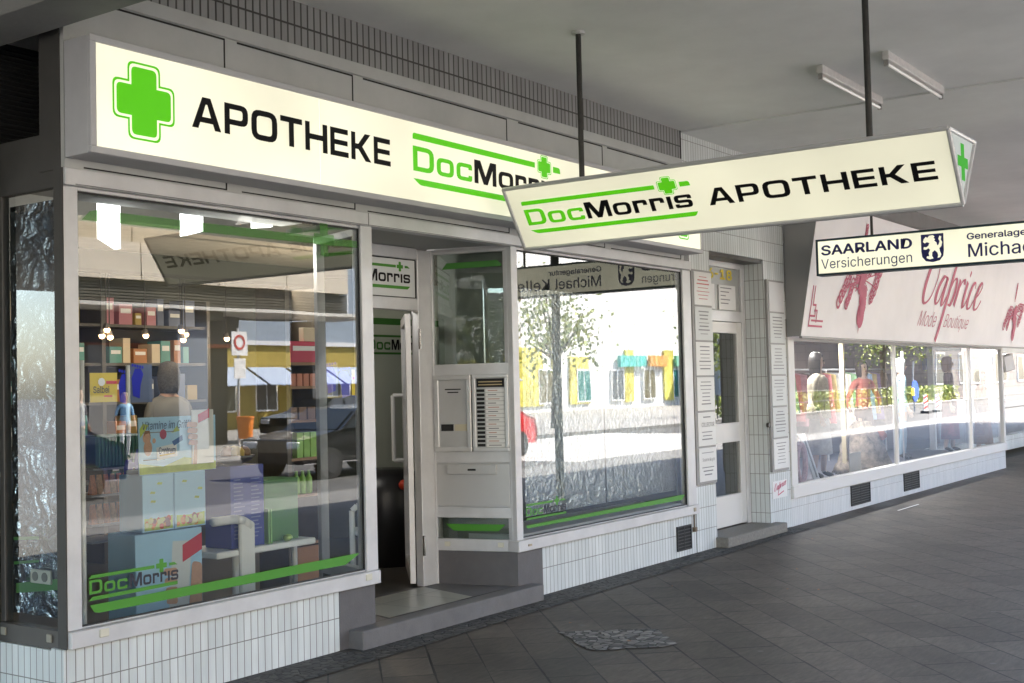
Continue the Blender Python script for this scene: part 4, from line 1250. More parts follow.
# ------------------------------------------------------------------ pharmacy interior
for i, (x0, x1, zb0, zb1, lab) in enumerate(((4.595, 4.720, 2.558, 2.50, "white lit ceiling light panel inside the pharmacy, longer one nearer the corner post"), (5.226, 5.367, 2.625, 2.664, "white lit ceiling light panel inside the pharmacy, middle one of the three"), (5.84, 5.985, 2.735, 2.752, "white lit ceiling light panel inside the pharmacy, shortest one nearest the doorway"))):
    t = thing("ceiling_light", lab, "ceiling light", ((x0 + x1) / 2, 1.0, 3.19))
    MB().add([(x0, .97, zb0), (x1, .97, zb1), (x1, 1.03, zb1), (x0, 1.03, zb0), (x0, .97, 3.12), (x1, .97, 3.12), (x1, 1.03, 3.12), (x0, 1.03, 3.12)],
             [(0, 3, 2, 1), (0, 1, 5, 4), (1, 2, 6, 5), (2, 3, 7, 6), (3, 0, 4, 7)]).build("diffuser", emit("white_diffuser", (1, 1, 1), 4.0 * EM), t)
    MB().box(x0 - .005, x1 + .005, .965, 1.035, 3.12, 3.198).build("housing", ALU_DK, t)
    if i == 2:
        ld = bpy.data.lights.new("doorway_fill", 'POINT'); ld.energy = 3.5; ld.color = (1, .97, .9); ld.shadow_soft_size = .08  # extra point light added below the panel to brighten the doorway
        lo = bpy.data.objects.new("doorway_fill", ld); COL.objects.link(lo); lo.parent = t; lo.location = (.25, .35, -.6)

LBL = flat("pale_blue_card", (.38, .62, .82), .5, var=.04, scale=3)
LBL2 = flat("pale_blue_side", (.25, .34, .42), .5)
LIME = flat("lime_print", (.42, .52, .10), .5, var=.2, scale=12)
SKIN = flat("printed_skin", (.55, .33, .23), .5, var=.1, scale=40)
REDP = flat("red_print", (.55, .03, .05), .5)
NAVP = flat("navy_print", (.03, .06, .16), .5)
ds = thing("display_stand", "pale blue cardboard vitamin display stand with a printed header card", "display", (4.68, .5, .118))
FDs = frame((0, .45, 0), (1, 0, 0), (0, 0, 1))
hdr = MB().box(4.43, 4.99, .45, .456, 1.15, 1.475).build("header_card", LBL, ds)
s = MB().poly(FDs, [[(4.432, 1.152), (4.988, 1.152), (4.988, 1.20), (4.75, 1.235), (4.60, 1.19), (4.432, 1.215)]], .002)
s.poly(FDs, [[(4.44, 1.36), (4.50, 1.43), (4.46, 1.44), (4.436, 1.41)]], .002).poly(FDs, [[(4.66, 1.38), (4.70, 1.42), (4.72, 1.39)]], .002)
s.build("green_print", LIME, hdr)
s = MB(); font_text(s, FDs, "Vitamine im Griff!", 4.455, 4.80, 1.405, 1.452, .004, shear=.2)
font_text(s, FDs, "Centrum", 4.565, 4.685, 1.262, 1.302, .006, bold=.01)
s.build("lettering", NAVP, hdr)
s = MB()
for k, wd in enumerate((.22, .15)):
    s.box(4.46, 4.46 + wd, .4475, .449, 1.385 - k * .155, 1.391 - k * .155)
s.build("small_text", INK, hdr)
s = MB().poly(FDs, [[(4.555, 1.225), (4.70, 1.245), (4.695, 1.32), (4.55, 1.30)]], .003)
s.build("pack_print", PAPER, hdr)
s = MB().poly(FDs, [[(4.57, 1.248), (4.68, 1.258), (4.68, 1.268), (4.57, 1.258)]], .005)
s.build("pack_band", flat("gold_print", (.6, .4, .05)), hdr)
s = MB().poly(FDs, [[(4.66, 1.33), (4.735, 1.365), (4.74, 1.335), (4.675, 1.305)]], .005)
s.build("blue_print", flat("mid_blue_print", (.03, .10, .28)), hdr)
s = MB()
for cx_, cz_, rx, rz in ((4.485, 1.36, .028, .036), (4.492, 1.30, .03, .045), (4.535, 1.34, .012, .015)):
    s.poly(FDs, [[(cx_ + rx * math.cos(k * .52), cz_ + rz * math.sin(k * .52)) for k in range(12)]], .003 + cx_ * .0001)
s.build("portrait_print", SKIN, hdr)
MB().poly(FDs, [[(4.463, 1.365), (4.47, 1.40), (4.505, 1.40), (4.512, 1.36), (4.50, 1.385), (4.475, 1.38)]], .0045).build("hair_print", flat("brown_print", (.2, .1, .05)), hdr)
s = MB().poly(FDs, [[(4.60 + .025 * math.cos(k * .7), 1.375 + .03 * math.sin(k * .7)) for k in range(9)]], .003)
s.build("flower_print", flat("crimson_print", (.4, .05, .08)), hdr)
# oversized pill bottle cut-out gripped by a printed hand
cut = MB().box(4.80, 4.965, .435, .4445, 1.19, 1.508).build("bottle_cutout", PAPER, hdr, bevel=.003)
FC = frame((0, .435, 0), (1, 0, 0), (0, 0, 1))
MB().poly(FC, [[(4.845, 1.43), (4.93, 1.46), (4.93, 1.515), (4.845, 1.48)]], .002).build("red_label", REDP, cut)
s = MB()
for k in range(4):
    z = 1.425 - k * .035
    s.poly(FC, [fil([(4.755 + k * .004, z - .014, .013), (4.835, z - .022, .015), (4.84, z + .010, .013), (4.765 + k * .004, z + .016, .013)])], .003 + k * .0004)
s.build("hand_print", SKIN, cut)
MB().poly(FC, [[(4.80, 1.19), (4.832, 1.19), (4.836, 1.30), (4.815, 1.30)]], .0022).build("forearm_print", SKIN, cut)
# two fruit cartons and the tall base
for a, b in ((4.468, 4.688), (4.696, 4.925)):
    c = MB().box(a, b, .47, .68, .822, 1.146).build("carton", LBL, ds, bevel=.003)
    Fc = frame((0, .47, 0), (1, 0, 0), (0, 0, 1))
    s = MB()
    rnd = random.Random(a)
    for k in range(3):
        x, z = a + rnd.uniform(.04, .17), .99 + k * .05
        s.poly(Fc, [[(x, z), (x + .035, z - .005), (x + .04, z + .008), (x + .01, z + .012)]], .0015)
    s.poly(Fc, [[(a + .01, .83), (b - .01, .83), (b - .01, .905), (a + .10, .895), (a + .01, .90)]], .001)
    s.build("green_print", LIME, c)
    cols = [flat("tomato_red", (.5, .06, .02)), flat("orange_fruit", (.6, .22, .02)), flat("dark_grape", (.16, .03, .05)), flat("pale_leaf", (.5, .52, .2))]
    for q in range(4):
        s = MB()
        for k in range(6):
            x, z, r_ = rnd.uniform(a + .02, b - .02), rnd.uniform(.84, .89), rnd.uniform(.010, .020)
            s.poly(Fc, [[(x + r_ * math.cos(j * .7), z + r_ * math.sin(j * .7)) for j in range(9)]], .002 + q * .0012 + k * .00015)
        s.build("fruit_print", cols[q], c)
ba = MB().box(4.43, 4.91, .49, .74, .118, .812).build("base", LBL, ds, bevel=.004)
Fb = frame((0, .49, 0), (1, 0, 0), (0, 0, 1))
MB().poly(Fb, [[(4.66, .36), (4.80, .36), (4.83, .74), (4.69, .75)]], .002).build("bottle_print", flat("grey_white_print", (.62, .66, .68)), ba)
MB().poly(Fb, [[(4.76, .62), (4.905, .68), (4.905, .78), (4.76, .72)]], .004).build("red_label", REDP, ba)
s = MB()
for k in range(4):
    z = .58 - k * .055
    s.poly(Fb, [fil([(4.62 + k * .006, z - .02, .018), (4.72, z - .03, .018), (4.72, z + .015, .018), (4.625 + k * .006, z + .02, .018)])], .0035 + k * .0003)
s.poly(Fb, [fil([(4.80, .35, .03), (4.90, .30), (4.905, .60, .03), (4.83, .62, .03), (4.82, .5, .03)])], .0035)
s.build("hand_print", SKIN, ba)
MB().box(4.50, 4.84, .50, .66, 1.150, 1.17).build("top_tray", LBL2, ds)

# white bench with display goods
bn = thing("display_bench", "white rounded display bench standing in the pharmacy window", "bench", (5.4, .6, .118))
MB().box(5.02, 5.86, .48, .86, .60, .64).build("shelf", WHITE, bn, bevel=.008)
for nm, x, y in (("leg", 5.185, .46), ("leg", 5.47, .84)):
    MB().box(x, x + .125, y, y + .03, .118, .80 if y < .6 else .60).build(nm, WHITE, bn, bevel=.01)
MB().tube([(4.98, .475, .83), (5.16, .475, .83), (5.22, .475, .815), (5.28, .475, .78)], .028, n=10).build("arm", WHITE, bn, smooth=True)
MB().tube([(5.74, .70, .80), (5.84, .70, .80), (5.875, .70, .77), (5.875, .70, .118)], .02, n=10).build("rail", WHITE, bn, smooth=True)
bb = MB().box(5.165, 5.44, .52, .76, .642, 1.15)
o = bb.build("product_box", flat("royal_blue_carton", (.035, .05, .26), .45, var=.06, scale=4), bevel=.003, loc=(5.3, .64, .642))
tag(o, "tall royal blue carton standing on the white window bench", "carton")
s = MB()
for k in range(16):
    z = 1.06 - k * .024
    for a in (5.19, 5.33):
        s.box(a, a + random.uniform(.05, .09), .5185, .52, z, z + .007)
s.build("small_text", flat("pale_blue_text", (.2, .22, .42)), o)
o = MB().box(5.48, 5.78, .56, .80, .642, 1.04).build("product_box", flat("leaf_green_carton", (.07, .20, .05), .4, var=.1, scale=3), bevel=.004, loc=(5.63, .66, .642))
tag(o, "wide leaf green carton beside the blue carton on the window bench", "carton")
for i, x in enumerate((5.455, 5.475)):
    o = MB().box(x, x + .012, .50, .55, .642, .86).build("leaflet", flat("leaflet_green", (.25, .45, .15)), loc=(x, .52, .642))
    tag(o, "thin green leaflets standing between the blue and the green carton", "leaflet", "green leaflets")
o = MB().ball((5.62, .50, .665), .03, sc=(1.2, 1, .8)).build("green_apple", flat("apple_green", (.35, .5, .12), .3), smooth=True, loc=(5.62, .5, .642))
tag(o, "small pale green apple lying before the green carton", "fruit")
t = thing("fruit_bowl", "shallow bowl of brown and yellow fruit on top of the blue carton", "bowl", (5.30, .64, 1.15))
MB().lathe((5.30, .64, 1.15), [(.05, .0), (.11, .03), (.135, .06), (.125, .06), (.10, .03)], 20).build("bowl", flat("dark_bowl", (.05, .05, .05), .3), t, smooth=True)
for k, (dx, dyy, c) in enumerate(((-.05, 0, 0), (.03, .03, 1), (.04, -.05, 0), (-.02, -.06, 1))):
    MB().ball((5.30 + dx, .64 + dyy, 1.225), .045).build("fruit", flat(("brown_fruit", "yellow_fruit")[c], ((.2, .09, .02), (.45, .30, .03))[c], .4), t, smooth=True)

# product shelf by the doorway
sh = thing("product_shelf", "narrow dark shelf tower with green and red packs left of the pharmacy door", "shelf", (6.3, 1.1, .118))
DKW = flat("dark_shelf_wood", (.10, .075, .05), .5, var=.15, scale=9)
MB().box(6.12, 6.16, 1.0, 1.3, .118, 2.35).build("side_panel", DKW, sh)
MB().box(6.46, 6.50, 1.0, 1.3, .118, 2.35).build("side_panel", DKW, sh)
MB().box(6.16, 6.46, 1.28, 1.30, .118, 2.35).build("back_panel", flat("shelf_back", (.06, .05, .04), .6), sh)
for z in (.53, .87, 1.13, 1.40, 1.64, 1.81):
    MB().box(6.16, 6.46, 1.0, 1.28, z - .02, z).build("shelf_board", flat("shelf_oak", (.28, .15, .07), .5), sh)
MB().box(6.16, 6.46, .99, 1.01, .12, .50).build("plinth", flat("plinth_brown", (.26, .12, .05), .5), sh)


def pack(x, y, z, w, d, h, colname, col, label, group, text=True):
    o = MB().box(x, x + w, y, y + d, z, z + h).build("medicine_box", flat(colname, col, .45), bevel=.002, loc=(x + w / 2, y + d / 2, z))
    tag(o, label, "medicine box", group)
    if text:
        MB().box(x + w * .12, x + w * .88, y - .0015, y, z + h * .55, z + h * .78).build("label", PAPER, o)
    return o


for k in range(3):
    pack(6.235 + k * .068, 1.02, 1.13, .06, .05, .18, "lime_carton", (.26, .50, .10), ("lime green carton on the shelf tower, one of three in a row"), "lime cartons on the shelf tower", False)
for k in range(3):
    o = MB().lathe((6.25 + k * .062, 1.05, .87), [(.024, 0), (.026, .01), (.026, .11), (.012, .135), (.012, .165)], 12).build("bottle", flat("lime_bottle", (.25, .48, .10), .3), smooth=True, loc=(6.25 + k * .062, 1.05, .87))
    tag(o, "lime green bottle on the shelf tower below the lime cartons", "bottle", "lime bottles on the shelf tower")
for k in range(4):
    pack(6.19 + k * .065, 1.03, 1.64, .055, .05, .09, "salmon_carton", (.5, .18, .10), "salmon coloured carton on the second shelf of the tower", "salmon cartons on the shelf tower", False)
for k in range(3):
    pack(6.18 + k * .09, 1.03, 1.40, .075, .05, .09, "brown_carton", (.22, .12, .06), "brown carton on the middle shelf of the tower", "brown cartons on the shelf tower", False)
pack(6.165, 1.01, 1.81, .29, .06, .15, "crimson_carton", (.45, .02, .06), "wide crimson carton topmost on the shelf tower", None)
pack(6.33, 1.03, 1.962, .12, .05, .10, "cream_carton", (.6, .5, .35), "cream carton lying on the wide crimson one", None, False)

# white wire rack with orange packets
rk = thing("wire_rack", "white wire rack with rows of orange packets behind the corner post", "rack", (4.75, 1.2, .118))
for x, y in ((4.10, .5), (5.05, 1.35), (4.60, 1.35)):
    MB().cyl((x, y, .118), (x, y, 1.80), .014, n=10).build("post", WHITE, rk)
for z in (.72, .82, 1.00):
    MB().box(4.6, 5.07, 1.12, 1.40, z - .012, z).build("wire_shelf", flat("rack_grey", (.3, .31, .33), .4, .2), rk)
ORP = [flat("orange_packet", (.55, .17, .05), .4, var=.3, scale=60), flat("apricot_packet", (.55, .28, .14), .4, var=.3, scale=60)]
for z in (.82, 1.00):
    for k in range(9):
        x = 4.63 + k * .048
        o = MB().add([(x, 1.16, z), (x + .04, 1.16, z), (x + .04, 1.20, z), (x, 1.20, z), (x + .004, 1.178, z + .12), (x + .036, 1.178, z + .12), (x + .036, 1.182, z + .12), (x + .004, 1.182, z + .12)],
                     [(0, 3, 2, 1), (4, 5, 6, 7), (0, 1, 5, 4), (1, 2, 6, 5), (2, 3, 7, 6), (3, 0, 4, 7)]).build("packet", ORP[k % 2], loc=(x, 1.18, z))
        tag(o, ("upright orange foil packet in the upper row of the white wire rack", "upright orange foil packet in the lower row of the white wire rack")[z < .9], "packet", "orange packets in the %s row of the rack" % ("upper" if z > .9 else "lower"))
gb = MB().box(4.66, 5.02, 1.15, 1.38, 1.16, 1.36)
o = gb.build("basket", flat("dark_green_basket", (.02, .11, .06), .4), bevel=.01, loc=(4.84, 1.26, 1.16))
tag(o, "dark green ribbed basket on top of the wire rack", "basket")
s = MB()
for k in range(14):
    s.box(4.672 + k * .025, 4.680 + k * .025, 1.144, 1.15, 1.17, 1.35)
s.build("rib", flat("basket_rib", (.04, .18, .1), .4), o)
MB().box(4.62, 5.06, 1.13, 1.39, 1.148, 1.16).build("top_shelf", MATS["rack_grey"], rk)

# hanging cards: yellow poster, blue footprint poster
t = thing("yellow_poster", "yellow sage poster hanging inside the shop behind the window", "poster", (5.49, 2.2, 1.56))
MB().box(5.375, 5.605, 2.2, 2.205, 1.56, 1.77).build("sheet", flat("poster_yellow", (.62, .46, .03), .5), t)
Fp = frame((0, 2.2, 0), (1, 0, 0), (0, 0, 1))
s = font_text(MB(), Fp, "Salbei", 5.40, 5.535, 1.625, 1.675, .002, bold=.015)
s.build("lettering", flat("poster_ink", (.08, .08, .04)), t)
MB().box(5.49, 5.56, 2.1965, 2.199, 1.597, 1.608).box(5.51, 5.60, 2.1965, 2.199, 1.69, 1.712).build("red_label", REDP, t)
MB().poly(Fp, [[(5.47 + .03 * math.cos(k * .7), 1.705 + .03 * math.sin(k * .7)) for k in range(9)]], .003).build("flower_print", PAPER, t)
t = thing("footprint_poster", "blue poster with two footprints hanging beside the yellow poster", "poster", (5.77, 2.2, 1.55))
MB().box(5.72, 5.915, 2.2, 2.205, 1.55, 1.83).build("sheet", flat("poster_slate", (.10, .13, .22), .5), t)
s = MB()
for cx_, cz_ in ((5.665, 1.66), (5.78, 1.70)):
    s.poly(Fp, [[(cx_ - .04, cz_ - .10), (cx_ + .02, cz_ - .12), (cx_ + .03, cz_ - .02), (cx_ + .055, cz_ + .06), (cx_ + .03, cz_ + .10), (cx_ - .02, cz_ + .10), (cx_ - .05, cz_ + .03)]], .003)
    for k in range(5):
        s.poly(Fp, [[(cx_ - .04 + k * .022 + .010 * math.cos(j * .9), cz_ + .125 - k * .004 + .012 * math.sin(j * .9)) for j in range(7)]], .003)
s.build("footprint", flat("footprint_blue", (.02, .03, .42), .4), t)
# second pair of footprints on the glass side of the rack
o = MB()
Fq = frame((0, 1.0, 0), (1, 0, 0), (0, 0, 1))
for cx_, cz_ in ((4.78, 1.13), (4.86, 1.19)):
    o.poly(Fq, [[(cx_ - .03, cz_ - .10), (cx_ + .01, cz_ - .11), (cx_ + .02, cz_ - .02), (cx_ + .035, cz_ + .05), (cx_ + .015, cz_ + .08), (cx_ - .02, cz_ + .08), (cx_ - .035, cz_ + .02)]], 0, .003)
o.box(4.80, 4.84, 1.0, 1.003, 1.16, 1.19)
tag(o.build("footprint_cutout", MATS["footprint_blue"], loc=(4.8, 1, 1.1)), "dark blue footprint cut-out hanging in front of the orange packets", "cutout")

# long back shelving with medicine cartons
bs = thing("back_shelving", "long grey shelving full of medicine cartons along the back wall", "shelving", (7.8, 4.4, .118))
GSH = flat("shelf_grey", (.09, .085, .075), .5)
for x in (5.6, 6.8, 8.0):
    MB().box(x, x + .04, 4.0, 4.4, .118, 2.5).build("upright", GSH, bs)
for z in (.5, .85, 1.2, 1.55, 1.9, 2.25):
    MB().box(5.64, 8.0, 4.02, 4.4, z - .025, z).build("shelf_board", GSH, bs)
MB().box(5.6, 8.04, 4.4, 4.42, .118, 2.5).build("back_panel", flat("shelving_back", (.03, .028, .025), .7), bs)
pal = [("grey_white", (.5, .5, .48)), ("orange", (.55, .22, .08)), ("teal", (.10, .38, .34)), ("cream", (.55, .5, .36)), ("dull_green", (.16, .26, .14)), ("dusky_red", (.4, .1, .08)), ("ochre", (.5, .36, .1)), ("slate_blue", (.16, .2, .32)), ("bright_yellow", (.65, .5, .05)), ("pink", (.6, .25, .3))]
rnd = random.Random(11)
for zi, z in enumerate((.85, 1.2, 1.55, 1.9, 2.25)):
    x = 5.75
    while x < 7.8:
        w_ = rnd.uniform(.06, .15); h_ = rnd.uniform(.11, .26)
        cn, cc = pal[rnd.randrange(10)]
        if zi == 3: cn, cc = rnd.choice((pal[1], pal[2], pal[3]))
        if not any(abs(x - u) < .10 for u in (6.7,)):
            pack(x, 4.03, z, w_, .2, h_, cn + "_carton", tuple(q * .7 for q in cc), "%s medicine carton on the %s shelf of the back shelving" % (cn.replace("_", " "), ("second", "third", "fourth", "fifth", "topmost")[zi]), "%s cartons on the %s back shelf" % (cn.replace("_", " "), ("second", "third", "fourth", "fifth", "topmost")[zi]), rnd.random() < .6)
        x += w_ + rnd.uniform(.01, .06)

# warm spot lamps on a rail
rl = MB().box(5.4, 10.0, 3.28, 3.31, 2.62, 2.65).build("lamp_rail", POLE_M, loc=(7.7, 3.3, 2.6))
tag(rl, "thin dark lamp rail carrying the warm spot lamps in the pharmacy", "lamp rail")
spots = ((6.28, 2.10, "leftmost"), (6.33, 2.15, "second from the left, upper"), (6.36, 2.09, "third from the left, lower"), (6.72, 2.11, "fourth from the left"), (7.10, 2.16, "fifth, upper of the middle three"), (7.15, 2.13, "middle of the middle three"), (7.12, 2.08, "lowest of the middle three"), (7.62, 2.10, "second from the doorway"), (8.75, 2.12, "nearest the doorway"))
for i, (x, z, lab) in enumerate(spots):
    t = thing("spot_lamp", "glowing warm spot lamp in the pharmacy, " + lab, "spot lamp", (x, 3.3, z), "warm spot lamps in the pharmacy")
    MB().cyl((x, 3.3, z + .03), (x, 3.3, 2.62), .005, n=6).build("stem", POLE_M, t)
    MB().cyl((x, 3.3, z + .055), (x, 3.3, z + .01), .018, .032, n=10, caps=False).build("shade", ALU_DK, t)
    MB().ball((x, 3.29, z), .026, n=8).build("bulb", WARM, t, smooth=True)
    if i in (1, 3, 5, 7, 8):
        ld = bpy.data.lights.new("spot_glow", 'POINT'); ld.energy = 4.0 if i == 8 else 0.4; ld.color = (1, .78, .55); ld.shadow_soft_size = .05
        lo = bpy.data.objects.new("spot_glow", ld); COL.objects.link(lo); lo.parent = t; lo.location = (0, -.12, -.06)

# entrance hall behind the open door
hb = thing("inner_screen", "pale inner screen wall with the pharmacy name seen through the open door", "screen wall", (8.8, 2.2, .118))
MB().box(7.95, 9.6, 2.2, 2.24, .118, 2.6).build("panel", flat("screen_pale", (.62, .66, .56), .6), hb)
Fi = frame((0, 2.198, 0), (1, 0, 0), (0, 0, 1))
s = MB().poly(Fi, [[(8.30, 2.085), (9.1, 2.085), (9.1, 2.105), (8.33, 2.105)]], .002).poly(Fi, [[(8.33, 1.925), (9.1, 1.925), (9.1, 1.945), (8.30, 1.945)]], .002)
s.poly(Fi, [[(7.95, 2.2), (9.6, 2.2), (9.6, 2.26), (7.95, 2.26)]], .002)
wide_text(s, Fi, "Doc", 8.31, 8.62, 1.968, 2.065); s.build("green_lettering", GREEN_D, hb)
wide_text(MB(), Fi, "Morris", 8.64, 9.08, 1.968, 2.065).build("dark_lettering", BLACK_T, hb)
t = thing("counter", "dark rounded sales counter standing behind the open pharmacy door", "counter", (8.0, 1.75, .118))
MB().lathe((8.0, 1.75, .118), [(.34, 0), (.34, .62), (.30, .74), (.22, .80)], 24).build("body", flat("counter_black", (.02, .02, .022), .35), t, smooth=True)
MB().box(8.0, 8.05, 1.40, 1.43, .20, .62).build("purple_panel", flat("purple_panel", (.05, .02, .12), .5), t)
o = MB().ball((7.86, 1.42, .80), .045).build("red_ball", flat("ball_red", (.6, .05, .02), .4), smooth=True, loc=(7.86, 1.42, .80))
o2 = tag(o, "small red ball on the edge of the dark counter", "ball")


# ------------------------------------------------------------------ people and mannequins
def skin_mesh(joints, edges, root):
    me = bpy.data.meshes.new("tmp")
    me.from_pydata([j[:3] for j in joints], edges, [])
    ob = bpy.data.objects.new("tmp", me); COL.objects.link(ob)
    sk = ob.modifiers.new("s", 'SKIN'); sk.use_smooth_shade = True
    ob.modifiers.new("d", 'SUBSURF').levels = 1
    for i, j in enumerate(joints):
        r_ = j[3]
        me.skin_vertices[0].data[i].radius = r_ if isinstance(r_, tuple) else (r_, r_)
    me.skin_vertices[0].data[root].use_root = True
    dg = bpy.context.evaluated_depsgraph_get()
    out = bpy.data.meshes.new_from_object(ob.evaluated_get(dg))
    vs = [v.co.copy() for v in out.vertices]; fs = [tuple(p.vertices) for p in out.polygons]
    bpy.data.objects.remove(ob); bpy.data.meshes.remove(me); bpy.data.meshes.remove(out)
    return vs, fs


BODY_CACHE = {}


def figure(name, label, cat, loc, rz, scale, skin, top, bottom, shoes, hair, hairlen, arms=((.25, .02, 1.12), (.27, -.06, .88)), larms=None, skirt=None, sleeve=.9, group=None, coat=None, lean=0.0, sit=False):
    t = thing(name, label, cat, loc, group)
    t.rotation_euler = (0, 0, rz); t.scale = (scale,) * 3
    larms = larms or tuple((-a[0], a[1], a[2]) for a in arms)
    J = [(0, 0, .98, (.15, .105)), (0, .0, 1.12, (.125, .09)), (0, -.01, 1.30, (.155, .10)), (0, 0, 1.43, (.10, .07)), (0, -.005, 1.52, .052), (0, -.015, 1.60, (.070, .085)), (0, -.005, 1.68, (.078, .092)), (0, 0, 1.735, (.05, .06))]
    E_ = [(0, 1), (1, 2), (2, 3), (3, 4), (4, 5), (5, 6), (6, 7)]

    def chain(start, pts):
        p = start
        for q in pts:
            J.append(q); E_.append((p, len(J) - 1)); p = len(J) - 1
        return p
    if sit:
        for s_ in (1, -1):
            chain(0, [(s_ * .10, -.02, .93, .09), (s_ * .12, -.42, .95, .065), (s_ * .12, -.46, .50, .045), (s_ * .12, -.60, .47, .035)])
    else:
        for s_, st in ((1, -.05), (-1, .06)):
            chain(0, [(s_ * .095, 0, .90, .088), (s_ * .10, st * .6 - .02, .50, .06), (s_ * .10, st + .02, .09, .04), (s_ * .11, st - .12, .035, .032)])
    for s_, (e, wv) in ((1, arms), (-1, larms)):
        el_, wr_ = Vector(e), Vector(wv)
        d = (wr_ - el_).normalized()
        side = d.cross(Vector((s_, 0, 0)))
        if side.length < .1: side = Vector((0, 1, 0))
        side.normalize()
        palm = wr_ + d * .055
        k = chain(3, [(s_ * .15, 0, 1.41, .058), (s_ * .185, 0, 1.37, .052), (*el_, .038), (*wr_, .026), (*palm, (.036, .018))])
        for f_ in range(4):
            o_ = side * ((f_ - 1.5) * .019)
            ln = (.075, .085, .08, .062)[f_]
            b = palm + o_ + d * .02
            chain(k, [(*b, .009), (*(b + d * ln * .5), .0085), (*(b + d * ln + Vector((-s_ * .018, 0, 0))), .007)])
        th = wr_ + d * .03 + side * -.038
        chain(k, [(*th, .010), (*(th + d * .05 - side * .012), .008)])
    key = (tuple(map(tuple, [j[:3] for j in J])), sit)
    vs, fs = skin_mesh(J, E_, 0)
    b = MB()
    b.v = [Vector(v) for v in vs]

    def mat_of(c):
        if c.z > 1.475 and abs(c.x) < .14: return 0
        for s_, (e, wv) in ((1, arms), (-1, larms)):
            e_, w2 = Vector(e), Vector(wv)
            if (c - w2).length < .055 or ((c - w2).dot((w2 - e_).normalized()) > 0 and (c - w2).length < .25): return 0
            if sleeve < .5 and (c - (e_ + w2) / 2).length < (e_ - w2).length * .5 + .02 and (c - Vector((s_ * .185, 0, 1.37))).length > .2: return 0
        if c.z < (.56 if sit else .10): return 3
        if c.z < 1.0: return 2 if not (skirt and c.z < .55) else 0
        return 1
    for f in fs:
        c = sum((b.v[i] for i in f), Vector()) / len(f)
        b.f.append(list(f)); b.m.append(mat_of(c))
    b.mat(0)
    b.ball((0, -.096, 1.625), .014, n=8, sc=(.8, 1.1, 1.3))
    for s_ in (1, -1):
        b.ball((s_ * .078, .0, 1.635), .02, n=6, sc=(.4, .8, 1.3))
    b.mat(4)
    for s_ in (1, -1):
        b.ball((s_ * .03, -.092, 1.652), .010, n=6)
    b.mat(5).ball((0, -.094, 1.585), .018, n=6, sc=(1.2, .5, .4))
    b.v = [v + Vector((0, 0, 0)) for v in b.v]
    body = b.build("body", [skin, top, bottom, shoes, BLACK_T, flat("lip_red", (.35, .1, .09))], t, smooth=True, loc=(0, 0, 0))
    h = MB(); n = 14
    # hair cap: shell around the skull, open at the face
    for k in range(7):
        pass
    rows = [(1.768, .025), (1.757, .055), (1.73, .078), (1.68, .091), (1.62, .090), (1.56 - hairlen * .3, .082), (1.53 - hairlen, .066)]
    idx = []
    for z, r_ in rows:
        ring = []
        for i in range(n + 1):
            a = R(-40 + 260 * i / n) if z < 1.70 else R(-90 + 360 * i / n)
            h.v.append(Vector((r_ * .92 * math.cos(a), .008 + r_ * 1.08 * math.sin(a) * (1 if z < 1.70 else 1), z)))
            ring.append(len(h.v) - 1)
        idx.append(ring)
    for k in range(len(rows) - 1):
        for i in range(n):
            h.f.append([idx[k][i], idx[k][i + 1], idx[k + 1][i + 1], idx[k + 1][i]][::-1]); h.m.append(0)
    h.f.append(idx[0][:-1]); h.m.append(0)
    hb_ = h.build("hair", hair, t, smooth=True, loc=(0, 0, 0))
    sm = hb_.modifiers.new("solid", 'SOLIDIFY'); sm.thickness = .012; sm.offset = 1
    if skirt:
        zs, mt = skirt
        c = MB()
        prof = [(.21, zs), (.20, zs + .15), (.175, .85), (.155, 1.02), (.13, 1.10)]
        c.lathe((0, -.01, 0), prof, 22)
        for i, v in enumerate(c.v): c.v[i] = Vector((v.x, v.y * .78 + (.012 * math.sin(7 * math.atan2(v.y, v.x)) if v.z < .8 else 0), v.z))
        c.build("skirt", mt, t, smooth=True, loc=(0, 0, 0))
    if coat:
        zs, mt = coat
        c = MB().lathe((0, -.005, 0), [(.235, zs), (.215, zs + .2), (.19, 1.05), (.205, 1.28), (.19, 1.40), (.085, 1.475)], 24)
        for i, v in enumerate(c.v): c.v[i] = Vector((v.x, v.y * .72, v.z))
        c.build("coat", mt, t, smooth=True, loc=(0, 0, 0))
    return t


SK = flat("skin_tone", (.50, .29, .20), .5)
MSK = flat("mannequin_skin", (.55, .38, .29), .35)
JEANS = flat("blue_jeans", (.05, .08, .18), .8)
GREYH = flat("grey_hair", (.07, .066, .062), .9, var=.5, scale=60, bump=.8, bscale=120)
BRNH = flat("fair_hair", (.30, .20, .10), .7)
BLKH = flat("black_hair", (.015, .012, .01), .5)
DSHOE = flat("dark_shoes", (.02, .018, .016), .5)
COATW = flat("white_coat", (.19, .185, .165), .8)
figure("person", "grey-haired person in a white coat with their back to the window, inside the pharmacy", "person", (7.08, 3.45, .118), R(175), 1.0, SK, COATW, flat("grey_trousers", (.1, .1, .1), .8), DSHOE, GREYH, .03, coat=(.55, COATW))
figure("person", "woman in a bright light blue shirt mirrored in the left window, standing in the sun", "person", (19.95, -21, 0), R(195), .95, SK, flat("light_blue_shirt", (.28, .52, .75), .8), flat("pale_trousers", (.55, .55, .6), .8), DSHOE, BRNH, .05, sleeve=.3)
figure("person", "man in a grey jacket mirrored at the edge of the left window", "person", (18.62, -21, 0), R(160), 1.0, SK, flat("grey_jacket", (.22, .23, .26), .8), JEANS, DSHOE, flat("bald_tan", (.42, .25, .17), .5), -.05)

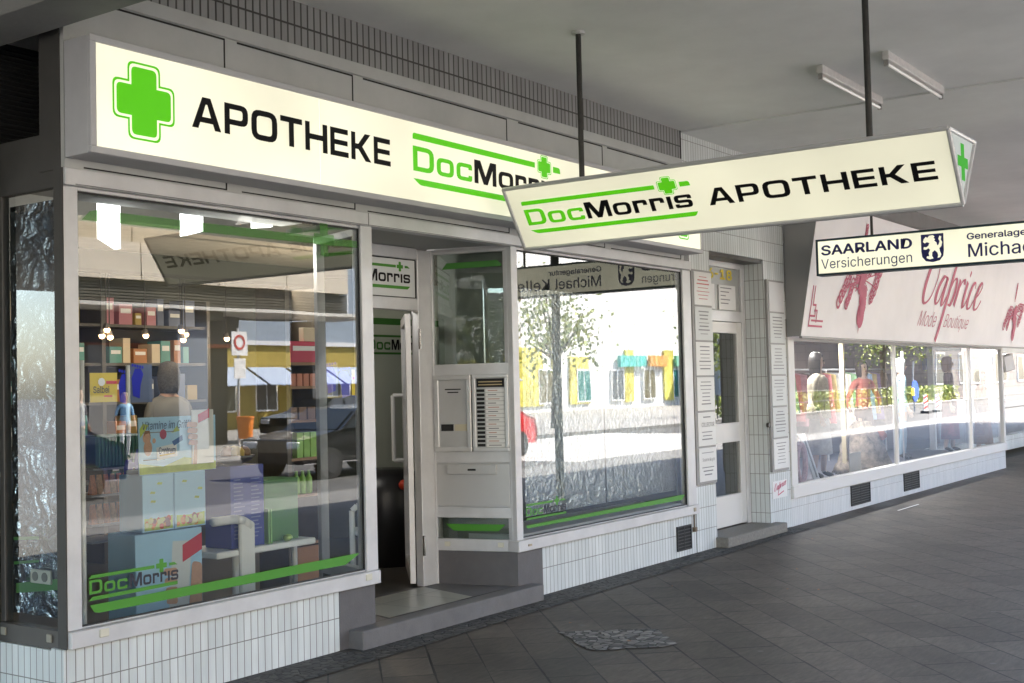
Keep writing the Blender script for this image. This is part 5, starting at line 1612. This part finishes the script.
# boutique mannequins and goods
CREAM = flat("cream_shawl", (.62, .55, .42), .85, var=.25, scale=30)
m1 = figure("mannequin", "black-haired mannequin in a cream shawl, nearest the house entrance", "mannequin", (15.35, .70, .30), R(14), .93, MSK, CREAM, flat("grey_skirt", (.25, .27, .3), .8), DSHOE, BLKH, .12, skirt=(.35, flat("pale_dress", (.5, .48, .44), .85, var=.2, scale=14)), coat=(.85, CREAM))
PINKT = flat("salmon_top", (.66, .22, .18), .8)
m2 = figure("mannequin", "dark-haired mannequin in a salmon top leaning on the display", "mannequin", (17.2, .75, .30), R(-30), .88, MSK, PINKT, flat("brown_trousers", (.12, .07, .06), .8), DSHOE, flat("dark_brown_hair", (.05, .03, .02), .6), .05, arms=((.30, -.05, 1.12), (.12, -.25, 1.0)), larms=((-.30, .04, 1.10), (-.33, -.12, .88)))
m3 = figure("mannequin", "mannequin in a pale blue jacket and white cap behind the middle pane", "mannequin", (19.4, .9, .30), R(30), .90, MSK, flat("pale_blue_jacket", (.33, .45, .52), .8), flat("pale_blue_trousers", (.30, .42, .50), .8), DSHOE, WHITE, .0)
m4 = figure("mannequin", "mannequin in a long dark red and black dress by the last pane", "mannequin", (21.3, .7, .30), R(10), .92, MSK, flat("dark_dress", (.06, .02, .03), .8), flat("dark_dress_low", (.08, .02, .03), .8), DSHOE, flat("auburn_hair", (.12, .05, .02), .6), .04, skirt=(.25, flat("red_black_skirt", (.16, .02, .03), .85, var=.6, scale=9)))
m5 = figure("mannequin", "mannequin in a brown dress outside the set-back far shop", "mannequin", (23.6, .75, .0), R(-10), .95, MSK, flat("brown_dress", (.16, .07, .03), .8), flat("brown_dress_low", (.16, .07, .03), .8), DSHOE, MATS["dark_brown_hair"], .05, skirt=(.35, flat("brown_skirt", (.22, .10, .04), .85, var=.4, scale=8)))
gr = thing("garment_rail", "long steel rail of hanging clothes along the back of the boutique", "clothes rail", (17, 1.9, .30))
MB().tube([(13.2, 1.9, 1.75), (21.6, 1.9, 1.75)], .015).build("rail", ALU, gr)
for x in (13.2, 16.0, 18.8, 21.6):
    MB().cyl((x, 1.9, .30), (x, 1.9, 1.75), .015, n=8).build("post", ALU, gr)
rnd = random.Random(8)
gcols = [("scarlet", (.55, .04, .05)), ("rose_pink", (.62, .25, .30)), ("turquoise", (.08, .40, .42)), ("mustard", (.55, .38, .05)), ("cream", (.62, .56, .45)), ("violet", (.22, .10, .36)), ("leaf_green", (.12, .34, .10)), ("sky_blue", (.22, .40, .60)), ("brown", (.18, .09, .05)), ("white", (.68, .67, .65))]
for k in range(34):
    x = 13.4 + k * .24
    cn, cc = gcols[rnd.randrange(10)]
    ln = rnd.uniform(.55, 1.05)
    g_ = MB(); nn = 14
    for zz_, wy, wx in ((1.70, .05, .02), (1.66, .20, .05), (1.50, .21, .06), (1.70 - ln, .26, .09)):
        for i in range(nn):
            a_ = 2 * math.pi * i / nn
            rr_ = 1 + .12 * math.sin(5 * a_ + k)
            g_.v.append(Vector((x + wx * math.cos(a_) * rr_, 1.9 + wy * math.sin(a_) * rr_, zz_)))
    for q in range(3):
        for i in range(nn):
            j = (i + 1) % nn
            g_.f.append([q * nn + i, (q + 1) * nn + i, (q + 1) * nn + j, q * nn + j]); g_.m.append(0)
    o = g_.build("garment", flat(cn + "_cloth", tuple(.55 * q + .45 * .22 for q in cc), .85, var=.25, scale=14), smooth=True, loc=(x, 1.9, 1.7))
    tag(o, "%s %s hanging on the boutique clothes rail" % (cn.replace("_", " "), "dress" if ln > .8 else "blouse"), "garment", "%s garments on the boutique rail" % cn.replace("_", " "))
t = thing("vertical_lamp", "upright glowing fluorescent tube in the boutique window", "lamp", (18.9, .75, .30))
MB().cyl((18.95, .75, 1.0), (19.04, .75, 2.0), .02, n=10).build("tube", COOLTUBE, t)
MB().cyl((18.95, .75, .30), (18.95, .75, 1.0), .012, n=8).build("stand", ALU, t)
for x_ in (15.6, 19.0):  # ceiling tubes and area lights added to brighten the boutique interior
    tl = thing("added_ceiling_tube", ("added fill tube under the boutique ceiling above the shawl mannequin", "added fill tube under the boutique ceiling above the upright lamp")[x_ > 17], "ceiling lamp", (x_, 1.0, 2.15), "fill tubes added in the boutique")
    MB().cyl((x_ - .6, .9, 2.13), (x_ + .6, .9, 2.13), .018, n=10).build("tube", COOLTUBE, tl)
    MB().box(x_ - .62, x_ + .62, .87, .93, 2.155, 2.198).build("housing", LAMPW, tl)
    ld = bpy.data.lights.new("boutique_fill", 'AREA'); ld.shape = 'RECTANGLE'; ld.size, ld.size_y, ld.energy, ld.color = 1.2, .06, 8.0, (1, .97, .95)
    lo = bpy.data.objects.new("boutique_fill", ld); COL.objects.link(lo); lo.parent = tl; lo.location = (0, -.1, -.05)
t = thing("display_column", "slim cream display column in the boutique window", "column", (16.3, .7, .3))
MB().box(16.27, 16.33, .68, .74, .30, 2.2).build("shaft", flat("cream_column", (.62, .52, .32), .5), t)
t = thing("display_cloth", "grey patterned shawl draped over a low stand in the boutique window", "shawl", (16.6, .55, .30))
c = MB().lathe((16.55, .55, .30), [(.40, 0), (.36, .10), (.30, .22), (.26, .38), (.20, .52), (.12, .64), (.07, .70), (.02, .71)], 40)
for i, v in enumerate(c.v):
    a = math.atan2(v.y - .55, v.x - 16.55); c.v[i] = Vector((v.x + .05 * math.cos(a) * math.sin(7 * a + 9 * v.z), v.y + .05 * math.sin(a) * math.sin(7 * a + 9 * v.z), v.z))
c.build("cloth", flat("patterned_shawl", (.26, .21, .16), .9, var=.75, scale=11), t, smooth=True)
MB().ball((16.78, .38, .80), .09, sc=(1.2, 1, .8)).build("flower", flat("rust_flower", (.30, .08, .03), .8, var=.4, scale=20), t, smooth=True)
t = thing("hat_stand", "white and pink wreath hanging on a thin stand in the boutique corner", "wreath", (13.25, .3, .30))
wr_ = MB(); pts = [(13.72 + .13 * math.cos(a * R(20)), .30, .62 + .22 * math.sin(a * R(20))) for a in range(19)]
wr_.tube(pts, .035, n=8).build("ring", flat("pale_pink_ribbon", (.68, .45, .47), .8, var=.2, scale=30), t)
MB().tube([(13.62, .3, .30), (13.72, .3, .42), (13.82, .3, .30)], .018).build("foot", PAPER, t)
o = MB().obox((14.55, .45, .30), (1, .1, 0), (-.1, .95, 0), (-.16, .25, 1), (0, .24), (0, .02), (0, .62)).build("price_card", PAPER, loc=(14.55, .45, .3))
tag(o, "tall white card leaning in the boutique window", "card")
s = MB(); s.obox((14.55, .445, .30), (1, .1, 0), (-.1, .95, 0), (-.16, .25, 1), (.09, .15), (-.003, 0), (.08, .54)); s.build("text", INK, o)
o = MB().box(15.0, 15.42, .18, .19, .40, .66).build("price_card", flat("buff_paper", (.66, .6, .5)), loc=(15.2, .18, .4)); tag(o, "small buff notice standing before the shawl in the boutique window", "card")
t = thing("christmas_bouquet", "red and grey bouquet standing in the boutique corner", "bouquet", (14.35, .9, .3))
rnd = random.Random(5)
for nm, mt, n_ in (("flower", flat("berry_red", (.45, .03, .08), .6), 26), ("leaf", flat("grey_leaf", (.22, .22, .22), .7), 40)):
    b = MB()
    for k in range(n_):
        z = rnd.uniform(.2, 1.1); r_ = .22 * (1.15 - z) + .04; a = rnd.uniform(0, 6.28)
        b.ball((14.35 + r_ * math.cos(a) * rnd.random(), .9 + r_ * math.sin(a) * rnd.random(), .3 + z), rnd.uniform(.02, .05), n=6)
    b.build(nm, mt, t)
MB().lathe((14.35, .9, .3), [(.10, 0), (.13, .2), (.11, .26)], 14).build("pot", flat("grey_pot", (.2, .2, .22), .5), t)

# litter on the pavement
o = MB().obox((15.05, -.522, .006), (1, 0, 0), (0, 1, 0), (0, 0, 1), (-.40, .40), (-.008, .008), (0, .003)).build("paper_strip", PAPER, loc=(15.05, -.52, 0)); tag(o, "thin white paper strip lying on the dark paving", "litter")
rnd = random.Random(2)
for k in range(9):
    x, y = rnd.uniform(6.5, 12), rnd.uniform(-2.2, -.5)
    a = rnd.uniform(0, 6)
    c_, s_ = math.cos(a) * .018, math.sin(a) * .018
    o = MB().quad((x - c_, y - s_, .008), (x + s_ * .6, y - c_ * .6, .006), (x + c_, y + s_, .010), (x - s_ * .6, y + c_ * .6, .006)).build("dry_leaf", flat("dry_leaf", (.30, .14, .06), .8), loc=(x, y, .006))
    tag(o, "small dry brown leaf lying on the dark paving", "leaf", "dry leaves on the paving")

# ------------------------------------------------------------------ across the street (seen mirrored in the windows)
OC = thing("corner_shop_building", "beige building with dark blue shop fascia across the street, mirrored in the left window", "building", (20, -24, 0))
BEI = flat("beige_render", (.52, .46, .37), .85, var=.06, scale=.8)
BEI2 = flat("tan_panel", (.34, .29, .20), .85, var=.06, scale=1)
DGL = flat("dark_glazing", (.03, .035, .035), .25)
SLAT = flat("dark_slats", (.055, .05, .035), .6)
MB().box(26.6, 31.6, -27, -24.6, 4.14, 10).build("raised_wing", flat("wing_dark", (.05, .048, .045), .8), OC)
MB().box(30.2, 30.9, -25.4, -24.4, 0, 4.0).build("pillar", flat("wing_pillar", (.09, .095, .10), .8), OC)
MB().box(8, 26.6, -30, -24.6, 0, 10).build("wall", flat("shop_wall_dark", (.035, .033, .03), .8), OC)
MB().box(8, 26.6, -24.6, -24.0, 3.12, 4.0).build("fascia", flat("dark_blue_fascia", (.012, .015, .05), .5), OC)
MB().box(8, 26.6, -24.62, -23.98, 3.02, 3.12).build("fascia_stripe", flat("orange_red_stripe", (.45, .09, .03), .5), OC)
MB().box(8, 31.6, -24.6, -22.2, 4.02, 4.12).build("canopy", flat("canopy_pale", (.55, .53, .48), .85), OC)
sl = MB()
for k in range(9):
    sl.box(8, 31.6, -24.5, -24.05, 4.14 + k * .09, 4.20 + k * .09)
sl.build("slat_band", SLAT, OC)
for k in range(8):
    x = 8.2 + k * 2.92
    MB().box(x, x + 2.88, -24.4, -23.9, 4.96, 6.05).build("parapet_panel", BEI, OC)
    MB().box(x, x + 2.88, -24.58, -24.3, 6.06, 6.85).build("upper_panel", BEI2, OC)
    MB().box(x + .1, x + 1.9, -24.58, -24.35, 6.86, 9.6).build("upper_window", DGL, OC)
    MB().box(x + 1.9, x + 2.88, -24.58, -24.2, 5.96 if k % 2 else 6.86, 9.6).build("dark_pier", flat("pier_dark", (.06, .055, .05), .7), OC)
for x in (11, 15.5, 20.6):
    MB().box(x, x + .9, -24.3, -23.4, 0, 3.02).build("pillar", flat("pillar_shade", (.16, .16, .16), .8), OC)
p = MB().box(23.0, 24.1, -23.9, -22.6, 0, 3.75).build("pillar", flat("grey_blue_pillar", (.20, .23, .27), .8), OC)
MB().box(22.85, 24.5, -24.0, -22.4, 3.75, 4.0).build("capital", flat("capital_dark", (.07, .065, .06), .8), p)
Fo = frame((0, -23.99, 0), (-1, 0, 0), (0, 0, 1))
font_text(MB(), Fo, "B", -25.35, -25.0, 3.35, 3.85, .01, bold=.02).build("letter", PAPER, OC)
MB().box(8, 26.5, -24.62, -24.58, .2, 3.0).build("shop_glass", flat("shop_glass_dark", (.02, .022, .022), .5), OC)

YB = thing("yellow_building", "long yellow and grey-blue building with sun awnings across the street, mirrored in the windows", "building", (50, -36, 0))
YW = flat("yellow_render", (.34, .25, .045), .85, var=.06, scale=.6)
GBW = flat("grey_blue_render", (.22, .265, .32), .85, var=.05, scale=.5)
YB_Y = -36
MB().box(27.5, 58, -46, YB_Y, 0, 3.75).build("ground_floor", YW, YB)
MB().box(27.5, 58, -46, YB_Y - .05, 3.95, 9.5).build("upper_wall", GBW, YB)
MB().box(27.4, 58.1, -46, YB_Y + .15, 3.75, 3.95).build("cornice", flat("cornice_white", (.6, .6, .6), .8), YB)
MB().box(27.3, 58.2, -46.2, YB_Y + .35, 9.5, 9.9).build("roof_edge", flat("roof_dark", (.12, .1, .09), .8), YB)
for k in range(12):
    x = 28.6 + k * 2.45
    f_ = MB().box(x, x + 1.3, YB_Y - .05, YB_Y + .03, .75, 2.35).build("window", WHITE, YB)
    MB().box(x + .08, x + .61, YB_Y + .031, YB_Y + .04, .83, 2.27).box(x + .69, x + 1.22, YB_Y + .031, YB_Y + .04, .83, 2.27).build("pane", DGL, f_)
    MB().add([(x - .5, YB_Y + .02, 2.75), (x + 1.75, YB_Y + .02, 2.75), (x + 1.75, YB_Y + 1.5, 1.95), (x - .5, YB_Y + 1.5, 1.95), (x - .5, YB_Y + .02, 2.70), (x + 1.75, YB_Y + .02, 2.70), (x + 1.75, YB_Y + 1.5, 1.90), (x - .5, YB_Y + 1.5, 1.90)],
             [(0, 3, 2, 1), (4, 5, 6, 7), (0, 1, 5, 4), (2, 3, 7, 6), (1, 2, 6, 5), (3, 0, 4, 7)]).build("awning", flat("blue_white_awning", (.30, .36, .47), .7), YB)
    f_ = MB().box(x, x + 1.3, YB_Y - .07, YB_Y - .02, 5.1, 7.0).build("window", WHITE, YB)
    MB().box(x + .08, x + .61, YB_Y - .019, YB_Y - .01, 5.18, 6.92).box(x + .69, x + 1.22, YB_Y - .019, YB_Y - .01, 5.18, 6.92).build("pane", flat("sky_pane", (.10, .12, .15), .15), f_)

WB = thing("white_building", "tall white building with patches of yellow wall, mirrored bright in the right pharmacy window", "building", (76, -36, 0))
PALE = flat("pale_render", (.74, .73, .70), .85, var=.05, scale=.4)
MB().box(58.3, 110, -46, YB_Y - .1, 3.9, 14).build("wall", PALE, WB)
MB().box(58.3, 110, -46, YB_Y, 0, 3.9).build("ground_floor", PALE, WB)
rnd = random.Random(21)
for x0, x1, z1 in ((58.6, 61.5, 3.9), (62.6, 63.4, 4.4), (64.6, 66.9, 3.4), (71.5, 72.6, 3.9), (77.0, 78.3, 3.9), (80.5, 82.4, 3.9), (90, 95, 3.9)):
    MB().box(x0, x1, YB_Y - .05, YB_Y + .12, .4, z1).build("yellow_pier", flat("sun_yellow_front", (.62, .55, .10), .8, var=.5, scale=1.1), WB)
for k in range(9):
    x = 61.0 + k * 4.3
    f_ = MB().box(x, x + 1.7, YB_Y - .05, YB_Y + .15, .5, 2.6).build("shop_window", WHITE, WB)
    MB().box(x + .1, x + .8, YB_Y + .151, YB_Y + .16, .6, 2.5).box(x + .9, x + 1.6, YB_Y + .151, YB_Y + .16, .6, 2.5).build("pane", flat(("tan_pane", "teal_pane", "grey_pane")[k % 3], ((.16, .14, .08), (.05, .2, .18), (.12, .13, .14))[k % 3], .2), f_)
for x0, x1, cn, cc in ((70.5, 74, "teal_sign", (.08, .42, .38)), (74.6, 77, "orange_sign", (.6, .28, .06)), (78.4, 83, "mint_sign", (.2, .5, .36))):
    MB().box(x0, x1, YB_Y + .121, YB_Y + .35, 2.75, 3.5).build("sign_panel", flat(cn, cc, .6, var=.4, scale=2), WB)

GB = thing("stone_building", "grey stone building at the end of the street, mirrored in the boutique window", "building", (95, -20, 0))
MB().box(86, 150, -34, -17.8, 0, 12).build("wall", tile_mat("grey_stone_courses", 1.2, .6, (.22, .18, .16), (.17, .145, .13), (.1, .09, .08), .03, offset=.5, rough=.8), GB)
for k in range(10):
    x = 88 + k * 6
    for z in (1.0, 4.8, 8.4):
        f_ = MB().box(x, x + 2.2, -17.82, -17.74, z, z + 2.3).build("window", WHITE, GB)
        MB().box(x + .12, x + 2.08, -17.739, -17.73, z + .12, z + 2.18).build("pane", DGL, f_)
LB = thing("sky_block_building", "plain pale building added on the near side to block sky and bounce warm light", "building", (-10, -26, 0))  # added to block sky and bounce warm light into the arcade
MB().box(-40, 7.5, -34, -25, 0, 11).build("wall", BEI, LB)
for k in range(8):
    x = -36 + k * 5.2
    for z in (.8, 4.4, 7.6):
        f_ = MB().box(x, x + 2.2, -25.02, -24.94, z, z + 1.9).build("window", WHITE, LB)
        MB().box(x + .1, x + 2.1, -24.939, -24.93, z + .1, z + 1.8).build("pane", DGL, f_)

# sign pole with orange bin
sp = thing("sign_post", "slim white sign post with two plates by the kerb, mirrored in the left window", "sign post", (22.0, -19, 0))
MB().cyl((22.0, -19, 0), (22.0, -19, 3.3), .035, n=10).build("post", flat("galvanised", (.6, .6, .6), .4, .3), sp)
MB().box(21.72, 22.28, -18.96, -18.94, 2.58, 3.2).build("plate", WHITE, sp)
MB().poly(frame((0, -18.94, 0), (-1, 0, 0), (0, 0, 1)), [[(-22.0 + .2 * math.cos(k * .314), 2.92 + .2 * math.sin(k * .314)) for k in range(20)], [(-22.0 + .14 * math.cos(k * .314), 2.92 + .14 * math.sin(k * .314)) for k in range(20)]], .01).build("ring_symbol", flat("signal_red", (.5, .02, .02)), sp)
MB().box(21.8, 22.2, -18.96, -18.94, 1.98, 2.50).build("plate", WHITE, sp)
t = thing("litter_bin", "orange litter bin hanging on the slim sign post", "litter bin", (22.0, -18.8, .42))
MB().lathe((22.0, -18.76, .42), [(.14, 0), (.17, .05), (.215, .50), (.235, .52), (.235, .57), (.20, .57)], 20).build("tub", flat("orange_plastic", (.72, .20, .015), .4), t, smooth=False)
MB().box(21.97, 22.03, -18.98, -18.94, .55, .95).build("bracket", POLE_M, t)


# parked cars
def car(name, label, loc, rz, mat):
    t = thing(name, label, "car", loc, None); t.rotation_euler = (0, 0, rz)
    prof = [(-2.05, .32), (-2.1, .55), (-2.02, .80), (-1.25, .92), (-.95, .95), (-.35, 1.36), (.55, 1.42), (1.25, 1.22), (1.75, .98), (2.02, .92), (2.1, .60), (2.05, .30)]
    secs = []
    b = MB(); n = len(prof)
    for y, k, zs in ((-.82, .985, 1), (-.86, 1, 1), (.86, 1, 1), (.82, .985, 1)):
        secs.append([(x * k, y * (1 - .16 * max(0, (z - .9) / .5)), .30 + (z - .30) * zs) for x, z in prof])
    vs = [p for s_ in secs for p in s_]
    fs = []
    for s_ in range(3):
        for i in range(n):
            j = (i + 1) % n
            fs.append((s_ * n + i, s_ * n + j, (s_ + 1) * n + j, (s_ + 1) * n + i))
    fs += [tuple(range(n))[::-1], tuple(range(3 * n, 4 * n))]
    b.add(vs, fs)
    b.build("body", mat, t, loc=(0, 0, 0), bevel=.03, smooth=False)
    W_ = MB()
    for sgn in (1, -1):
        y = .80 * sgn
        yy = lambda z: sgn * (.865 * (1 - .16 * max(0, (z - .9) / .5)) + .004)
        for q in ([(-.85, .97), (-.32, 1.32), (.10, 1.36), (.10, .97)], [(.17, .97), (.17, 1.36), (.52, 1.37), (1.10, 1.20), (1.35, .99)]):
            P_ = [(x, yy(z), z) for x, z in q]
            W_.quad(*(P_ if sgn < 0 else P_[::-1]))
    W_.quad((-.98, -.72, .96), (-.98, .72, .96), (-.42, .66, 1.335), (-.42, -.66, 1.335))
    W_.quad((1.30, .66, 1.23), (1.30, -.66, 1.23), (1.78, -.72, .99), (1.78, .72, .99))
    W_.build("window_glass", flat("car_glass", (.02, .025, .03), .08), t, loc=(0, 0, 0))
    for x in (-1.3, 1.3):
        for y in (-.80, .80):
            w2 = MB().cyl((x, y - .09, .31), (x, y + .09, .31), .31, n=24).build("wheel", RUBBER, t, loc=(0, 0, 0))
            MB().cyl((x, y - .10, .31), (x, y + .10, .31), .19, n=16).build("rim", flat("dull_rim", (.10, .10, .105), .4, .5), w2, loc=(0, 0, 0))
    for y in (-.6, .6):
        MB().box(-2.10, -2.02, y - .18, y + .18, .62, .76).build("headlight", TUBE, t, loc=(0, 0, 0), bevel=.02)
        MB().box(2.0, 2.09, y - .15, y + .15, .68, .84).build("tail_light", flat("tail_red", (.4, .01, .01), .2), t, loc=(0, 0, 0), bevel=.02)
    return t


def paint(n, c):
    m = pbr(n, c, .3, .0); m.node_tree.nodes["Principled BSDF"].inputs["Coat Weight"].default_value = .8
    return m


car("parked_car", "dark green parked car mirrored in the left pharmacy window, right of the orange bin", (29.3, -23.0, 0), 0, paint("dark_green_paint", (.006, .010, .009)))
car("parked_car", "dark blue parked car mirrored at the lower left of the left pharmacy window", (11.2, -13.0, -.12), 0, paint("dark_blue_paint", (.008, .012, .05)))
car("parked_car", "black parked car mirrored low in the left pharmacy window, behind the blue carton", (18.9, -12.4, -.12), 0, paint("black_paint", (.006, .006, .007)))
car("parked_car", "bright red parked car mirrored at the edge of the right pharmacy window", (23.5, -12.9, -.12), 0, paint("red_paint", (.55, .01, .02)))
car("parked_car", "blue parked car mirrored behind the pharmacy door post", (33.2, -26.5, 0), 0, paint("blue_paint", (.03, .10, .42)))

# railing, barrier boards and round traffic signs down the street
rg = thing("street_railing", "dark metal railing along the far kerb, mirrored in the boutique window", "railing", (60, -12, 0))
for k in range(14):
    MB().cyl((48 + k * 1.6, -17.4, 0), (48 + k * 1.6, -17.4, 1.05), .03, n=8).build("post", POLE_M, rg)
for z in (.5, 1.02):
    MB().cyl((48, -17.4, z), (68.8, -17.4, z), .025, n=8).build("rail", POLE_M, rg)
for i, (x, lab) in enumerate(((56.2, "round blue traffic sign with a yellow plate, mirrored in the boutique window"),)):
    t = thing("traffic_sign", lab, "traffic sign", (x, -12, 0))
    MB().cyl((x, -12, 0), (x, -12, 2.3), .04, n=8).build("post", flat("post_grey", (.4, .4, .4)), t)
    MB().cyl((x, -11.95, .95), (x, -11.92, .95), .48, n=24).build("disc", flat("sign_blue", (.01, .08, .5)), t)
    MB().box(x - .7, x - .2, -11.9, -11.88, .75, 1.1).build("plate", flat("sign_yellow", (.75, .5, .02)), t)
for i, x in enumerate((57.6, 59.4)):
    t = thing("barrier_board", ("red and white striped barrier board beside the blue traffic sign", "red and white striped barrier board farther from the blue traffic sign")[i], "barrier", (x, -12, -.12), "striped barrier boards")
    MB().box(x, x + .6, -12.02, -11.98, .0, .75).build("board", WHITE, t)
    s = MB()
    for k in range(3):
        s.add([(x, -11.975, .05 + k * .24), (x + .6, -11.975, .15 + k * .24), (x + .6, -11.975, .27 + k * .24), (x, -11.975, .17 + k * .24)], [(3, 2, 1, 0)])
    s.build("stripe", MATS["signal_red"], t)
    MB().box(x + .1, x + .5, -12.2, -11.8, -.12, .0).build("foot", RUBBER, t)


# street trees
def tree(x, y, h, seed, label):
    t = thing("street_tree", label, "tree", (x, y, 0))
    rnd = random.Random(seed)
    b = MB().cyl((x, y, 0), (x + .1, y, h * .45), .20, .13, n=10)
    ends = []
    for k in range(7):
        a = k * .9 + rnd.random(); r_ = rnd.uniform(.8, 1.9)
        e = Vector((x + r_ * math.cos(a), y + r_ * math.sin(a), h * rnd.uniform(.42, .92)))
        b.cyl((x + .1, y, h * .43), e, .08, .025, n=6); ends.append(e)
    b.build("trunk", flat("bark", (.09, .07, .05), .9, var=.3, scale=12), t)
    lf_ = MB()
    for k in range(1100):
        c = rnd.choice(ends) + Vector((rnd.gauss(0, .62), rnd.gauss(0, .62), rnd.gauss(0, .55)))
        d1 = Vector((rnd.uniform(-1, 1), rnd.uniform(-1, 1), rnd.uniform(-1, 1))).normalized(); d2 = d1.orthogonal().normalized()
        s_ = rnd.uniform(.06, .13)
        lf_.mat(rnd.randrange(2)).quad(c - d1 * s_, c + d2 * s_ * .6, c + d1 * s_, c - d2 * s_ * .6)
    lf_.build("crown", [flat("leaf_mid", (.14, .19, .03), .6), flat("leaf_light", (.34, .38, .06), .6)], t)


tree(52.5, -20, 6.5, 1, "leafy street tree mirrored at the right edge of the right pharmacy window")
tree(38.6, -20, 6.0, 4, "yellow-green street tree mirrored behind the slim column in the right pharmacy window")
tree(56, -18.5, 6.5, 5, "leafy street tree mirrored in the boutique window near the entrance")
tree(70, -18.0, 7.0, 2, "taller leafy street tree before the grey stone building, mirrored in the boutique window")
hg = thing("hedge", "low clipped green hedge added along the far kerb to block brightness mirrored in the boutique window", "hedge", (62, -17.6, 0))  # added to block part of the bright pavement band in the boutique reflection
rnd = random.Random(9); lf_ = MB()
for k in range(3600):
    c = Vector((rnd.uniform(49, 84), -17.9 + rnd.uniform(-.35, .35), rnd.uniform(.05, 1.0)))
    d1 = Vector((rnd.uniform(-1, 1), rnd.uniform(-1, 1), rnd.uniform(-1, 1))).normalized(); d2 = d1.orthogonal().normalized()
    lf_.mat(rnd.randrange(2)).quad(c - d1 * .12, c + d2 * .08, c + d1 * .12, c - d2 * .08)
lf_.build("foliage", [MATS["leaf_mid"], MATS["leaf_light"]], hg)
